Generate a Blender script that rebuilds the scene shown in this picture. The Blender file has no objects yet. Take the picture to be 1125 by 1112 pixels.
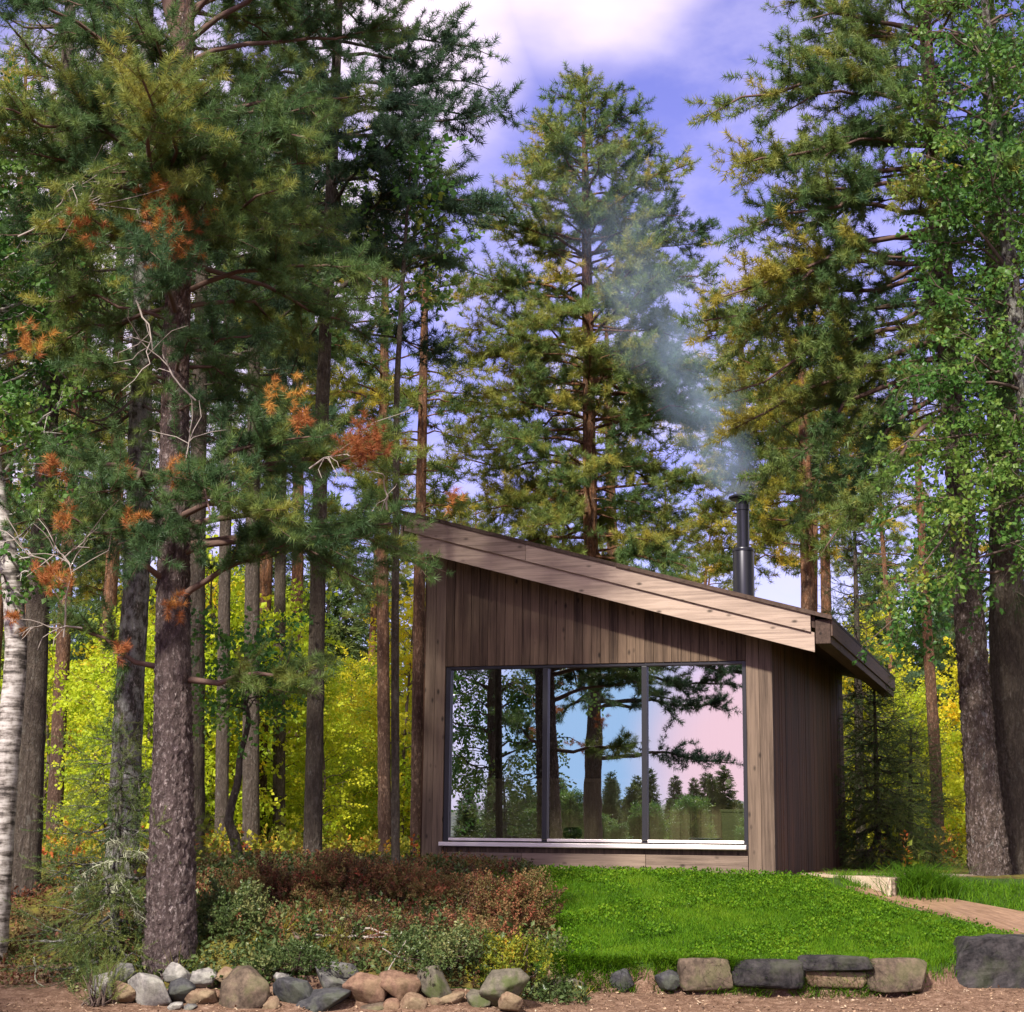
import bpy, bmesh, math
import numpy as np
from mathutils import Matrix, Vector, noise as mnoise

rng = np.random.default_rng(7)
S = bpy.context.scene
COL = S.collection
R = math.radians

# ------------------------------------------------------------------ camera
F, PITCH, ROLL, EYE = 1876.4, 0.1938, 0.0118, 0.2687
CX, CY = 562.5, 556.0
def ray(px, py):
    dx, dy = px-CX, py-CY
    a = dx*math.cos(ROLL)+dy*math.sin(ROLL); b = -dx*math.sin(ROLL)+dy*math.cos(ROLL)
    a /= F; b /= -F
    return np.array([a, math.cos(PITCH)-b*math.sin(PITCH), math.sin(PITCH)+b*math.cos(PITCH)])
def at(px, py, Y):
    """world point seen at a photo position, at a distance Y"""
    r = ray(px, py); return r*(Y/r[1])+np.array([0, 0, EYE])
cam_d = bpy.data.cameras.new('camera'); cam = bpy.data.objects.new('camera', cam_d); COL.objects.link(cam)
S.camera = cam
cam_d.sensor_fit = 'HORIZONTAL'; cam_d.sensor_width = 36; cam_d.lens = F/1125*36
cam_d.clip_end = 6000; cam_d.clip_start = .05
_r0 = Vector((1, 0, 0)); _u0 = Vector((0, -math.sin(PITCH), math.cos(PITCH))); _f = Vector((0, math.cos(PITCH), math.sin(PITCH)))
_r = _r0*math.cos(ROLL)+_u0*math.sin(ROLL); _u = -_r0*math.sin(ROLL)+_u0*math.cos(ROLL)
cam.matrix_world = Matrix(((_r.x, _u.x, -_f.x, 0), (_r.y, _u.y, -_f.y, 0), (_r.z, _u.z, -_f.z, EYE), (0, 0, 0, 1)))

# ------------------------------------------------------------------ tagging
def tag(o, label=None, cat=None, group=None, kind=None):
    if label: o['label'] = label
    if cat: o['category'] = cat
    if group: o['group'] = group
    if kind: o['kind'] = kind
    return o
def empty(name, loc=(0, 0, 0), rz=0, label=None, cat=None, group=None):
    o = bpy.data.objects.new(name, None); COL.objects.link(o)
    o.location = [float(v) for v in loc]; o.rotation_euler = (0, 0, rz); o.empty_display_size = .2
    return tag(o, label, cat, group)
def copy_tree(o, parent=None):
    c = o.copy(); COL.objects.link(c)
    if parent is not None: c.parent = parent
    for ch in list(o.children): copy_tree(ch, c)
    return c

# ------------------------------------------------------------------ mesh builder
class MB:
    def __init__(s): s.V = []; s.F = {3: [], 4: []}; s.T = []; s.n = 0; s.ng = []
    def add(s, V, F, t=0.5):
        V = np.asarray(V, float).reshape(-1, 3); F = np.asarray(F, int)
        s.F[F.shape[1]].append(F+s.n); s.V.append(V); s.n += len(V)
        s.T.append(np.full(len(V), t) if np.ndim(t) == 0 else np.asarray(t, float))
        return s
    def poly(s, V, F, t=.5):
        """general polygons (lists)"""
        V = np.asarray(V, float)
        s.ng += [[i+s.n for i in f] for f in F]; s.V.append(V); s.n += len(V); s.T.append(np.full(len(V), t)); return s
    def box(s, x0, x1, y0, y1, z0, z1, t=.5):
        V = [(x0, y0, z0), (x1, y0, z0), (x1, y1, z0), (x0, y1, z0), (x0, y0, z1), (x1, y0, z1), (x1, y1, z1), (x0, y1, z1)]
        return s.add(V, [(0, 3, 2, 1), (4, 5, 6, 7), (0, 1, 5, 4), (1, 2, 6, 5), (2, 3, 7, 6), (3, 0, 4, 7)], t)
    def prism(s, bottom, top, t=.5):
        n = len(bottom); V = list(bottom)+list(top)
        F = [list(range(n))[::-1], list(range(n, 2*n))]+[[i, (i+1) % n, n+(i+1) % n, n+i] for i in range(n)]
        return s.poly(V, F, t)
    def build(s, name, mat, parent=None, smooth=False, bevel=0):
        me = bpy.data.meshes.new(name)
        V = np.concatenate(s.V) if s.V else np.zeros((0, 3))
        loops = []; tot = []
        for k in (3, 4):
            for f in s.F[k]:
                loops.append(f.ravel()); tot.append(np.full(len(f), k))
        for f in s.ng: loops.append(np.array(f)); tot.append(np.array([len(f)]))
        loops = np.concatenate(loops); tot = np.concatenate(tot)
        me.vertices.add(len(V)); me.vertices.foreach_set('co', V.ravel().astype(np.float32))
        me.loops.add(len(loops)); me.loops.foreach_set('vertex_index', loops.astype(np.int32))
        me.polygons.add(len(tot)); st = np.concatenate([[0], np.cumsum(tot)[:-1]])
        me.polygons.foreach_set('loop_start', st.astype(np.int32)); me.polygons.foreach_set('loop_total', tot.astype(np.int32))
        at_ = me.attributes.new('tint', 'FLOAT', 'POINT'); at_.data.foreach_set('value', np.concatenate(s.T).astype(np.float32))
        me.update(calc_edges=True)
        me.polygons.foreach_set('use_smooth', np.full(len(tot), bool(smooth)))
        for m in (mat if isinstance(mat, (list, tuple)) else [mat]): me.materials.append(m)
        o = bpy.data.objects.new(name, me); COL.objects.link(o)
        if parent is not None: o.parent = parent
        if bevel:
            b = o.modifiers.new('bevel', 'BEVEL'); b.width = bevel; b.segments = 2; b.limit_method = 'ANGLE'; b.angle_limit = R(40)
        return o

def nrm(v): return v/np.maximum(np.linalg.norm(v, axis=-1, keepdims=True), 1e-9)
def tubes(P, Rd, sides=6, cap=False):
    """P (B,n,3) polylines, Rd (B,n) radii -> verts, quads"""
    P = np.asarray(P, float); Rd = np.asarray(Rd, float); B, n, _ = P.shape
    T = nrm(np.gradient(P, axis=1))
    ref = np.where(np.abs(T[..., 2:3]) > .9, np.array([1., 0, 0]), np.array([0, 0, 1.]))
    ref = np.repeat(ref[:, :1], n, 1)
    A = nrm(np.cross(T, ref)); C = np.cross(T, A)
    ang = np.arange(sides)*2*np.pi/sides
    V = P[:, :, None, :]+Rd[:, :, None, None]*(np.cos(ang)[None, None, :, None]*A[:, :, None]+np.sin(ang)[None, None, :, None]*C[:, :, None])
    idx = np.arange(B*n*sides).reshape(B, n, sides)
    a = idx[:, :-1]; b = np.roll(a, -1, 2); d = idx[:, 1:]; c = np.roll(d, -1, 2)
    Q = np.stack([a, b, c, d], -1).reshape(-1, 4)
    return V.reshape(-1, 3), Q
def frames(D, rg):
    D = nrm(D); q = rg.normal(size=D.shape); X = nrm(np.cross(D, q)); Y = np.cross(D, X)
    return np.stack([X, Y, D], -1)         # columns
def scatter(mb, tmpl, pos, D, scale, tint, rg, tj=.12):
    """instances of a template (verts, faces) with local z along D"""
    TV, TF = tmpl; N = len(pos)
    if N == 0: return
    M = frames(D, rg)
    V = np.einsum('nij,kj->nki', M, TV)*np.asarray(scale).reshape(-1, 1, 1)+pos[:, None]
    F = (TF[None]+(np.arange(N)*len(TV))[:, None, None]).reshape(-1, TF.shape[1])
    t = np.clip(np.asarray(tint).reshape(-1, 1)+rg.normal(size=(N, 1))*tj*.5+rg.normal(size=(N, len(TV)))*tj*.3, 0, 1)
    mb.add(V.reshape(-1, 3), F, t.ravel())

def brush(n, L, ln, w, spread, rg):
    """bottlebrush shoot of n needles"""
    z = np.linspace(0.02, 1, n)*L; a = np.arange(n)*2.4+rg.random(n)
    e = spread*(1.0-.45*z/L)+rg.normal(size=n)*.12
    d = np.stack([np.sin(e)*np.cos(a), np.sin(e)*np.sin(a), np.cos(e)], -1)
    s = nrm(np.cross(d, rg.normal(size=(n, 3))))*w/2
    p = np.stack([np.zeros(n), np.zeros(n), z], -1)
    l = (ln*(.8+.4*rg.random(n)))[:, None]
    V = np.stack([p-s, p+s, p+d*l], 1).reshape(-1, 3)
    return V, np.arange(3*n).reshape(n, 3)
def leafspray(n, L, ls, rg, aspect=.75, spread=1.0):
    """twig of n diamond-ish leaves"""
    V = []; Fc = []
    for i in range(n):
        z = L*(i+.4)/n; a = rg.random()*6.28; e = rg.uniform(.5, 1.5)*spread
        d = np.array([math.sin(e)*math.cos(a), math.sin(e)*math.sin(a), math.cos(e)])
        s = np.cross(d, rg.normal(size=3)); s /= np.linalg.norm(s); nn = np.cross(d, s)
        l = ls*rg.uniform(.7, 1.2); p = np.array([0, 0, z])+d*ls*.3
        k = len(V)
        V += [p, p+d*l*.45+s*l*aspect*.5+nn*l*.08, p+d*l, p+d*l*.45-s*l*aspect*.5+nn*l*.08]
        Fc.append((k, k+1, k+2, k+3))
    return np.array(V), np.array(Fc)

# ------------------------------------------------------------------ materials
def nodes(name):
    m = bpy.data.materials.new(name); m.use_nodes = True
    nt = m.node_tree; nt.nodes.clear()
    def N(t, **kw):
        n = nt.nodes.new(t)
        for k, v in kw.items():
            if k.startswith('i_'): n.inputs[k[2:].replace('_', ' ')].default_value = v
            else: setattr(n, k, v)
        return n
    L = lambda a, b: nt.links.new(a, b)
    return m, nt, N, L
def c4(c): return (c[0], c[1], c[2], 1)
def ramp(N, L, src, stops):
    r = N('ShaderNodeValToRGB'); e = r.color_ramp.elements
    while len(e) < len(stops): e.new(.5)
    for k, (p, c) in zip(e, stops): k.position = p; k.color = c4(c)
    L(src, r.inputs[0]); return r.outputs[0]
def mixc(N, L, fac, a, b, mode='MIX'):
    n = N('ShaderNodeMix', data_type='RGBA', blend_type=mode)
    for s, v in ((0, fac), (6, a), (7, b)):
        if hasattr(v, 'is_output') or hasattr(v, 'links'): L(v, n.inputs[s])
        else: n.inputs[s].default_value = v if s == 0 else c4(v)
    return n.outputs[2]
def mathn(N, L, op, a, b=None, clamp=False):
    n = N('ShaderNodeMath', operation=op, use_clamp=clamp)
    for i, v in enumerate((a, b)):
        if v is None: continue
        if hasattr(v, 'links'): L(v, n.inputs[i])
        else: n.inputs[i].default_value = v
    return n.outputs[0]
def objco(N, L, scale=(1, 1, 1)):
    t = N('ShaderNodeTexCoord'); mp = N('ShaderNodeMapping'); mp.inputs['Scale'].default_value = scale
    L(t.outputs['Object'], mp.inputs[0]); return mp.outputs[0]
def noise(N, L, co, scale, detail=4, rough=.55):
    n = N('ShaderNodeTexNoise'); n.inputs['Scale'].default_value = scale; n.inputs['Detail'].default_value = detail; n.inputs['Roughness'].default_value = rough
    L(co, n.inputs['Vector']); return n.outputs[0]
def finish(N, L, col, rough=.7, bump=None, bstr=.3, bdist=.01, spec=.3, metal=0):
    p = N('ShaderNodeBsdfPrincipled'); p.inputs['Roughness'].default_value = rough if not hasattr(rough, 'links') else .5
    if hasattr(rough, 'links'): L(rough, p.inputs['Roughness'])
    p.inputs['Specular IOR Level'].default_value = spec; p.inputs['Metallic'].default_value = metal
    if hasattr(col, 'links'): L(col, p.inputs['Base Color'])
    else: p.inputs['Base Color'].default_value = c4(col)
    if bump is not None:
        b = N('ShaderNodeBump'); b.inputs['Strength'].default_value = bstr; b.inputs['Distance'].default_value = bdist
        L(bump, b.inputs['Height']); L(b.outputs[0], p.inputs['Normal'])
    o = N('ShaderNodeOutputMaterial'); L(p.outputs[0], o.inputs[0]); return p

def plain(name, col, rough=.6, metal=0, spec=.4, var=.15):
    m, nt, N, L = nodes(name); co = objco(N, L)
    n = noise(N, L, co, 9, 5)
    col = mixc(N, L, n, [c*(1-var) for c in col], [min(1, c*(1+var)) for c in col])
    finish(N, L, col, rough, spec=spec, metal=metal); return m
def wood(name, dark, light, axis='z', rough=.75, knots=True, wet=0):
    """planks: grain along an axis, a tint per board, knots"""
    m, nt, N, L = nodes(name)
    at_ = N('ShaderNodeAttribute', attribute_name='tint').outputs['Fac']
    sc = {'z': (26, 26, 1.1), 'x': (1.1, 26, 26), 'y': (26, 1.1, 26)}[axis]
    co = objco(N, L, sc)
    add = N('ShaderNodeVectorMath', operation='ADD'); L(co, add.inputs[0])
    cmb = N('ShaderNodeCombineXYZ'); s37 = mathn(N, L, 'MULTIPLY', at_, 371.0)
    for k in range(3): L(s37, cmb.inputs[k])
    L(cmb.outputs[0], add.inputs[1])
    g0 = noise(N, L, add.outputs[0], 1.3, 6, .7); gm = N('ShaderNodeMapRange'); gm.inputs['From Min'].default_value = .25; gm.inputs['From Max'].default_value = .75; L(g0, gm.inputs[0]); g = gm.outputs[0]
    big = noise(N, L, objco(N, L), 1.7, 3)
    f = mathn(N, L, 'ADD', mathn(N, L, 'MULTIPLY', g, .75), mathn(N, L, 'MULTIPLY', at_, .40))
    f = mathn(N, L, 'ADD', f, mathn(N, L, 'MULTIPLY', big, .35))
    col = ramp(N, L, f, [(.42, dark), (1.05, light)])
    hgt = g
    if knots:
        sk = {'z': (9, 9, 4.5), 'x': (4.5, 9, 9), 'y': (9, 4.5, 9)}[axis]
        v = N('ShaderNodeTexVoronoi'); v.inputs['Scale'].default_value = 1.0; v.inputs['Randomness'].default_value = 1
        L(objco(N, L, sk), v.inputs['Vector'])
        k = N('ShaderNodeMapRange'); k.inputs['From Min'].default_value = .06; k.inputs['From Max'].default_value = .17; k.inputs['To Min'].default_value = 1; k.inputs['To Max'].default_value = 0
        L(v.outputs['Distance'], k.inputs[0])
        col = mixc(N, L, mathn(N, L, 'MULTIPLY', k.outputs[0], .85), col, [c*.22 for c in dark])
    finish(N, L, col, rough, hgt, .35, .004, spec=.25); return m

def foliage(name, stops, trans=.35, rough=.5, spec=.25, hue=.0):
    m, nt, N, L = nodes(name)
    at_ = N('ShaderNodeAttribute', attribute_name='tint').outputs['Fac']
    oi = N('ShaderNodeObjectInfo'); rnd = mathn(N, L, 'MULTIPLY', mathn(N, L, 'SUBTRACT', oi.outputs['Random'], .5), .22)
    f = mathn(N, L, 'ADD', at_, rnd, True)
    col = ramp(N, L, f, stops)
    p = N('ShaderNodeBsdfPrincipled'); p.inputs['Roughness'].default_value = rough; p.inputs['Specular IOR Level'].default_value = spec
    L(col, p.inputs['Base Color'])
    t = N('ShaderNodeBsdfTranslucent'); L(col, t.inputs[0])
    mx = N('ShaderNodeMixShader'); mx.inputs[0].default_value = trans
    L(p.outputs[0], mx.inputs[1]); L(t.outputs[0], mx.inputs[2])
    o = N('ShaderNodeOutputMaterial'); L(mx.outputs[0], o.inputs[0]); return m

def bark(name, crack, plate, upper=None, z0=3, z1=5, sc=16, lichen=0, lichcol=(.42, .42, .38), fleck=(.45, .38, .36)):
    m, nt, N, L = nodes(name)
    n1 = noise(N, L, objco(N, L, (1, 1, .2)), sc*1.5, 7, .68)
    n2 = noise(N, L, objco(N, L, (1, 1, .45)), sc*2.6, 5, .7)
    e = N('ShaderNodeMapRange'); e.inputs['From Min'].default_value = .40; e.inputs['From Max'].default_value = .58; L(n1, e.inputs[0])
    e2 = N('ShaderNodeMapRange'); e2.inputs['From Min'].default_value = .36; e2.inputs['From Max'].default_value = .62; L(n2, e2.inputs[0])
    f = mathn(N, L, 'MULTIPLY', e.outputs[0], mathn(N, L, 'ADD', mathn(N, L, 'MULTIPLY', e2.outputs[0], .75), .25), True)
    pl = plate
    if upper is not None:
        sep = N('ShaderNodeSeparateXYZ'); L(objco(N, L), sep.inputs[0])
        mr = N('ShaderNodeMapRange'); mr.inputs['From Min'].default_value = z0; mr.inputs['From Max'].default_value = z1; L(sep.outputs[2], mr.inputs[0])
        pl = mixc(N, L, mr.outputs[0], plate, upper)
    col = mixc(N, L, f, crack, pl)
    big = noise(N, L, objco(N, L), 2.2, 4)
    col = mixc(N, L, mathn(N, L, 'MULTIPLY', big, .5), col, [c*.5 for c in plate])
    fl = N('ShaderNodeMapRange'); fl.inputs['From Min'].default_value = .54; fl.inputs['From Max'].default_value = .64; L(n2, fl.inputs[0])
    col = mixc(N, L, mathn(N, L, 'MULTIPLY', fl.outputs[0], .75), col, fleck)
    if lichen:
        ln = noise(N, L, objco(N, L, (1, 1, .6)), 15, 6, .7)
        k = N('ShaderNodeMapRange'); k.inputs['From Min'].default_value = .62-.2*lichen; k.inputs['From Max'].default_value = .72-.12*lichen; L(ln, k.inputs[0])
        col = mixc(N, L, mathn(N, L, 'MULTIPLY', k.outputs[0], .8), col, lichcol)
    finish(N, L, col, .9, f, 1.0, .03, spec=.15); return m
def birch_bark():
    m, nt, N, L = nodes('birch_bark')
    a = noise(N, L, objco(N, L, (1, 1, 6)), 5, 5, .65)
    b = noise(N, L, objco(N, L, (1, 1, .8)), 7, 5, .7)
    f = mathn(N, L, 'ADD', mathn(N, L, 'MULTIPLY', a, .6), mathn(N, L, 'MULTIPLY', b, .5))
    col = ramp(N, L, f, [(.46, (.04, .033, .028)), (.53, (.2, .175, .155)), (.61, (.42, .39, .36)), (.8, (.58, .55, .52))])
    finish(N, L, col, .7, f, .5, .01); return m
def stone_mat(name, a, b, moss=.0):
    m, nt, N, L = nodes(name)
    n1 = noise(N, L, objco(N, L), 7, 6, .65); n2 = noise(N, L, objco(N, L), 45, 4, .7)
    f = mathn(N, L, 'ADD', mathn(N, L, 'MULTIPLY', n1, .75), mathn(N, L, 'MULTIPLY', n2, .35))
    col = ramp(N, L, f, [(.36, [c*.55 for c in a]), (.46, a), (.72, b)])
    if moss:
        n3 = noise(N, L, objco(N, L), 5, 5)
        k = N('ShaderNodeMapRange'); k.inputs['From Min'].default_value = .5; k.inputs['From Max'].default_value = .62; L(n3, k.inputs[0])
        col = mixc(N, L, mathn(N, L, 'MULTIPLY', k.outputs[0], moss), col, (.05, .07, .015))
    finish(N, L, col, .85, f, .6, .012, spec=.2); return m

M = {}
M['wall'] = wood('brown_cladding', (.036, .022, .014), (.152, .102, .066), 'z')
M['corner'] = wood('corner_board_wood', (.045, .03, .021), (.165, .117, .083), 'z')
M['side'] = wood('shade_darkened_cladding', (.018, .007, .0035), (.078, .034, .017), 'z')  # shade of the side wall put into the colour, darker than the front boards
M['fascia'] = wood('fascia_wood', (.14, .102, .08), (.38, .29, .228), 'x')
M['base'] = wood('base_board_wood', (.075, .052, .038), (.24, .175, .13), 'x')
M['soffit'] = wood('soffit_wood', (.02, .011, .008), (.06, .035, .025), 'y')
M['eave'] = wood('eave_wood', (.03, .018, .013), (.085, .055, .04), 'y')
M['deck'] = wood('deck_wood', (.13, .09, .065), (.36, .27, .2), 'x', rough=.45)
M['deckedge'] = wood('deck_edge_wood', (.35, .26, .17), (.62, .5, .36), 'x')
M['path'] = wood('path_wood', (.12, .07, .042), (.30, .19, .12), 'x', rough=.42, knots=False)
M['inner'] = wood('inner_wood', (.35, .29, .16), (.6, .5, .3), 'z', knots=False)
M['innerdark'] = wood('inner_dark_wood', (.05, .04, .025), (.12, .09, .06), 'z', knots=False)
M['felt'] = plain('roof_felt', (.035, .03, .028), .9)
M['black'] = plain('black_metal', (.012, .012, .015), .38, 0, .5)
M['pipe'] = plain('chimney_metal', (.013, .013, .02), .33, .3, .5)
M['alu'] = plain('aluminium_sill', (.72, .66, .64), .35, .25, .5, .05)
M['green'] = plain('planter_paint', (.32, .36, .17), .5)
M['white'] = plain('white_ceramic', (.75, .75, .8), .3)
M['blackpot'] = plain('black_glaze', (.01, .01, .012), .3)
M['palegreen'] = plain('pale_green', (.4, .5, .25), .5)
def glass():
    m, nt, N, L = nodes('window_glass')
    g = N('ShaderNodeBsdfGlossy'); g.inputs['Roughness'].default_value = 0.0; g.inputs['Color'].default_value = (.92, .95, 1, 1)
    t = N('ShaderNodeBsdfTransparent'); t.inputs[0].default_value = (.72, .74, .68, 1)
    n = noise(N, L, objco(N, L), 1.3, 2); b = N('ShaderNodeBump'); b.inputs['Strength'].default_value = .035; b.inputs['Distance'].default_value = .02
    L(n, b.inputs['Height']); L(b.outputs[0], g.inputs['Normal'])
    mx = N('ShaderNodeMixShader'); mx.inputs[0].default_value = .58
    L(t.outputs[0], mx.inputs[1]); L(g.outputs[0], mx.inputs[2])
    o = N('ShaderNodeOutputMaterial'); L(mx.outputs[0], o.inputs[0]); return m
M['glass'] = glass()
M['pine_bark'] = bark('pine_bark', (.025, .016, .015), (.27, .20, .19), (.30, .16, .11), 3.2, 5.5, 17)
M['pine_bark_far'] = bark('pine_bark_orange', (.05, .025, .015), (.17, .11, .085), (.42, .19, .085), 1.5, 5, 12, fleck=(.3, .2, .14))
M['dark_bark'] = bark('dark_bark', (.036, .027, .021), (.20, .16, .125), None, sc=18, lichen=.2, lichcol=(.2, .19, .16), fleck=(.16, .14, .12))
M['lichen_bark'] = bark('lichen_bark', (.03, .026, .022), (.16, .135, .11), None, sc=22, lichen=.9)
M['right_bark'] = bark('right_pine_bark', (.03, .021, .017), (.25, .185, .15), (.32, .18, .11), 4, 7, 17, lichen=.25, lichcol=(.3, .3, .27))
M['twig'] = plain('twig_bark', (.10, .07, .055), .9)
M['redtwig'] = plain('reddish_branch_bark', (.105, .062, .048), .9)
M['greytwig'] = plain('grey_dead_twig', (.28, .24, .21), .9)
M['lichen'] = plain('pale_lichen', (.27, .28, .19), .95)
M['birch_bark'] = birch_bark()
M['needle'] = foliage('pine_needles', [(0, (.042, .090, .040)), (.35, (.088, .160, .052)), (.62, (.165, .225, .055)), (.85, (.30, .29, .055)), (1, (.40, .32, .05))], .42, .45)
M['needle_dark'] = foliage('dark_needles', [(0, (.03, .062, .038)), (.45, (.064, .125, .062)), (.8, (.115, .17, .06)), (1, (.18, .21, .055))], .4, .5)
M['needle_warm'] = foliage('warm_needles', [(0, (.035, .07, .02)), (.35, (.10, .15, .03)), (.6, (.22, .23, .035)), (.85, (.42, .34, .04)), (1, (.55, .38, .04))], .42, .45)
M['needle_dead'] = foliage('dead_needles', [(0, (.15, .045, .02)), (.5, (.32, .105, .035)), (1, (.48, .24, .05))], .3, .6)
M['spruce'] = foliage('spruce_needles', [(0, (.03, .055, .02)), (.5, (.072, .125, .035)), (1, (.17, .20, .045))], .35, .5)
M['birch_leaf'] = foliage('birch_leaves', [(0, (.03, .09, .025)), (.4, (.075, .18, .035)), (.75, (.18, .27, .05)), (.93, (.3, .34, .05)), (1, (.65, .45, .03))], .45, .4)
M['yellow_leaf'] = foliage('yellow_birch_leaves', [(0, (.28, .33, .02)), (.4, (.55, .55, .03)), (.75, (.75, .62, .03)), (1, (.8, .5, .03))], .55, .5)
M['lime_leaf'] = foliage('lime_leaves', [(0, (.18, .30, .02)), (.5, (.45, .56, .03)), (1, (.7, .66, .04))], .55, .5)
M['grass'] = foliage('lawn_grass_blades', [(0, (.030, .082, .005)), (.5, (.078, .185, .007)), (1, (.17, .27, .015))], .35, .5, .1)
M['heather'] = foliage('heather_leaves', [(0, (.05, .035, .018)), (.25, (.17, .05, .03)), (.45, (.10, .11, .03)), (.65, (.20, .13, .05)), (.85, (.26, .10, .05)), (1, (.30, .04, .035))], .25, .6)
M['lingon'] = foliage('lingonberry_leaves', [(0, (.03, .055, .015)), (.6, (.085, .125, .038)), (1, (.22, .22, .08))], .25, .35)
M['floor_leaf'] = foliage('undergrowth_leaves', [(0, (.05, .08, .012)), (.35, (.20, .24, .02)), (.65, (.4, .34, .03)), (.85, (.5, .22, .03)), (1, (.45, .10, .03))], .4, .6)
M['litter'] = foliage('leaf_litter', [(0, (.05, .03, .02)), (.5, (.20, .12, .075)), (.9, (.4, .28, .18)), (1, (.55, .45, .33))], .1, .8)

# ------------------------------------------------------------------ terrain
def ss(a, b, x): t = np.clip((x-a)/(b-a), 0, 1); return t*t*(3-2*t)
def nz2(x, y, s, seed=0.0):
    """cheap smooth noise for arrays"""
    x = np.asarray(x)*s+seed; y = np.asarray(y)*s-seed*1.7
    return (np.sin(x*1.7+1.3*np.sin(y*1.1))*np.cos(y*1.9+1.1*np.sin(x*.8+2))+.5*np.sin(3.7*x+2.1*y+1.7*np.sin(x*2.1-y))+.3*np.sin(6.1*y-4.3*x+seed))/1.8
def edge_y(x):
    """front edge of the raised lawn"""
    return 12.95+.05*np.sin(x*2.1)+.35*ss(2.9, 3.7, x)+.02*np.sin(x*7)
def H(x, y):
    x = np.asarray(x, float); y = np.asarray(y, float)
    ey = edge_y(x)
    up = np.interp(y, [12.2, 13, 14.4, 15.9, 17.5, 40, 90], [-.72, -.60, -.31, -.03, 0.0, .05, .15])
    dirt = np.interp(y, [-30, 2, 8, 11.5, 12.9], [-1.45, -1.32, -1.12, -.93, -.81])
    dirt = dirt+.05*ss(2.8, 3.2, x)*ss(12, 12.9, y)
    k_r = ss(-.06, .02, y-ey)                       # sharp step held by stones (right)
    k_l = ss(-1.0, .3, y-12.6)                      # soft bank (left)
    left = ss(.3, -.5, x)
    k = k_r*(1-left)+k_l*left
    z = dirt*(1-k)+up*k
    z = z+.13*np.exp(-(((x+1.15)/1.25)**2+((y-13.9)/.95)**2))*left-.03*np.exp(-(((x+.2)/.6)**2+((y-14.6)/.8)**2))
    z = z+.18*np.exp(-((y-12.85)/.36)**2)*ss(-3.1, -2.6, x)*ss(.3, -.25, x)
    z = z-.16*np.exp(-(((x+3.6)/1.0)**2+((y-13.2)/1.2)**2))
    z = z+.025*nz2(x, y, 1.1, 3)*ss(9, 13, y)*np.where(x > 0, .4, 1)+.012*nz2(x, y, 3.3, 1)
    far = ss(60, 400, np.hypot(x, y)); z = z+far*nz2(x, y, .012, 5)*3*far
    return z
def ground_hit(px, py):
    r = ray(px, py); o = np.array([0, 0, EYE]); t = 5.0
    for k in range(4000):
        p = o+r*t
        if p[2] < H(p[0], p[1]): break
        t += .02
    return p
xs = np.concatenate([-np.geomspace(1500, 7, 34), np.arange(-6.8, 6.81, .08), np.geomspace(7, 1500, 34)])
ys = np.concatenate([-np.geomspace(1500, 7, 26), np.arange(-6, 8, .5), np.arange(8, 12, .1), np.arange(12, 13.6, .03), np.arange(13.6, 18.5, .08), np.arange(18.5, 26, .3), np.geomspace(26, 1500, 40)])
GX, GY = np.meshgrid(xs, ys)
GZ = H(GX, GY)
n_, m_ = GX.shape; idx = np.arange(n_*m_).reshape(n_, m_)
Q = np.stack([idx[:-1, :-1], idx[:-1, 1:], idx[1:, 1:], idx[1:, :-1]], -1).reshape(-1, 4)
# zone 0 driveway dirt, .5 lawn soil, 1 forest floor
lawn = (1-ss(.25, -.05, GX+.15*np.sin(GY*3)))*ss(-.04, .02, GY-edge_y(GX))*(1-ss(15.6, 16.6, GY))*(1-ss(3.6, 4.4, GX))
lawn = np.maximum(lawn, ss(2.8, 3.4, GX)*ss(14.3, 14.6, GY)*(1-ss(16, 16.8, GY))*.9)
dirtm = 1-ss(-.05, .05, GY-np.where(GX > .3, edge_y(GX), 12.4+.08*np.sin(GX*3)+.9*ss(-2.6, -3.1, GX)))
zone = np.where(dirtm > .5, 0, np.where(lawn > .5, .5, 1.0))
def ground_mat():
    m, nt, N, L = nodes('ground_soil')
    a = N('ShaderNodeAttribute', attribute_name='tint').outputs['Fac']
    co = objco(N, L)
    n1 = noise(N, L, co, 1.4, 6, .6); n2 = noise(N, L, co, 14, 6, .7); n3 = noise(N, L, co, 70, 4, .7)
    f = mathn(N, L, 'ADD', mathn(N, L, 'MULTIPLY', n2, .6), mathn(N, L, 'MULTIPLY', n3, .5))
    dirt = ramp(N, L, f, [(.38, (.055, .03, .02)), (.55, (.15, .09, .06)), (.68, (.27, .18, .13)), (.76, (.42, .32, .24))])
    lawn = ramp(N, L, f, [(.4, (.02, .035, .008)), (.7, (.05, .10, .015))])
    fl = ramp(N, L, mathn(N, L, 'ADD', mathn(N, L, 'MULTIPLY', n1, .6), mathn(N, L, 'MULTIPLY', n2, .4)), [(.38, (.035, .02, .012)), (.48, (.09, .07, .02)), (.58, (.16, .15, .025)), (.66, (.28, .16, .04))])
    k1 = N('ShaderNodeMapRange'); k1.inputs['From Min'].default_value = .15; k1.inputs['From Max'].default_value = .35; L(a, k1.inputs[0])
    k2 = N('ShaderNodeMapRange'); k2.inputs['From Min'].default_value = .6; k2.inputs['From Max'].default_value = .9; L(a, k2.inputs[0])
    col = mixc(N, L, k1.outputs[0], dirt, lawn); col = mixc(N, L, k2.outputs[0], col, fl)
    finish(N, L, col, .95, f, .7, .03, spec=.1); return m
mb = MB(); mb.add(np.stack([GX, GY, GZ], -1).reshape(-1, 3), Q, zone.ravel())
g = mb.build('ground', ground_mat(), smooth=True); tag(g, kind='structure')

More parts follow.
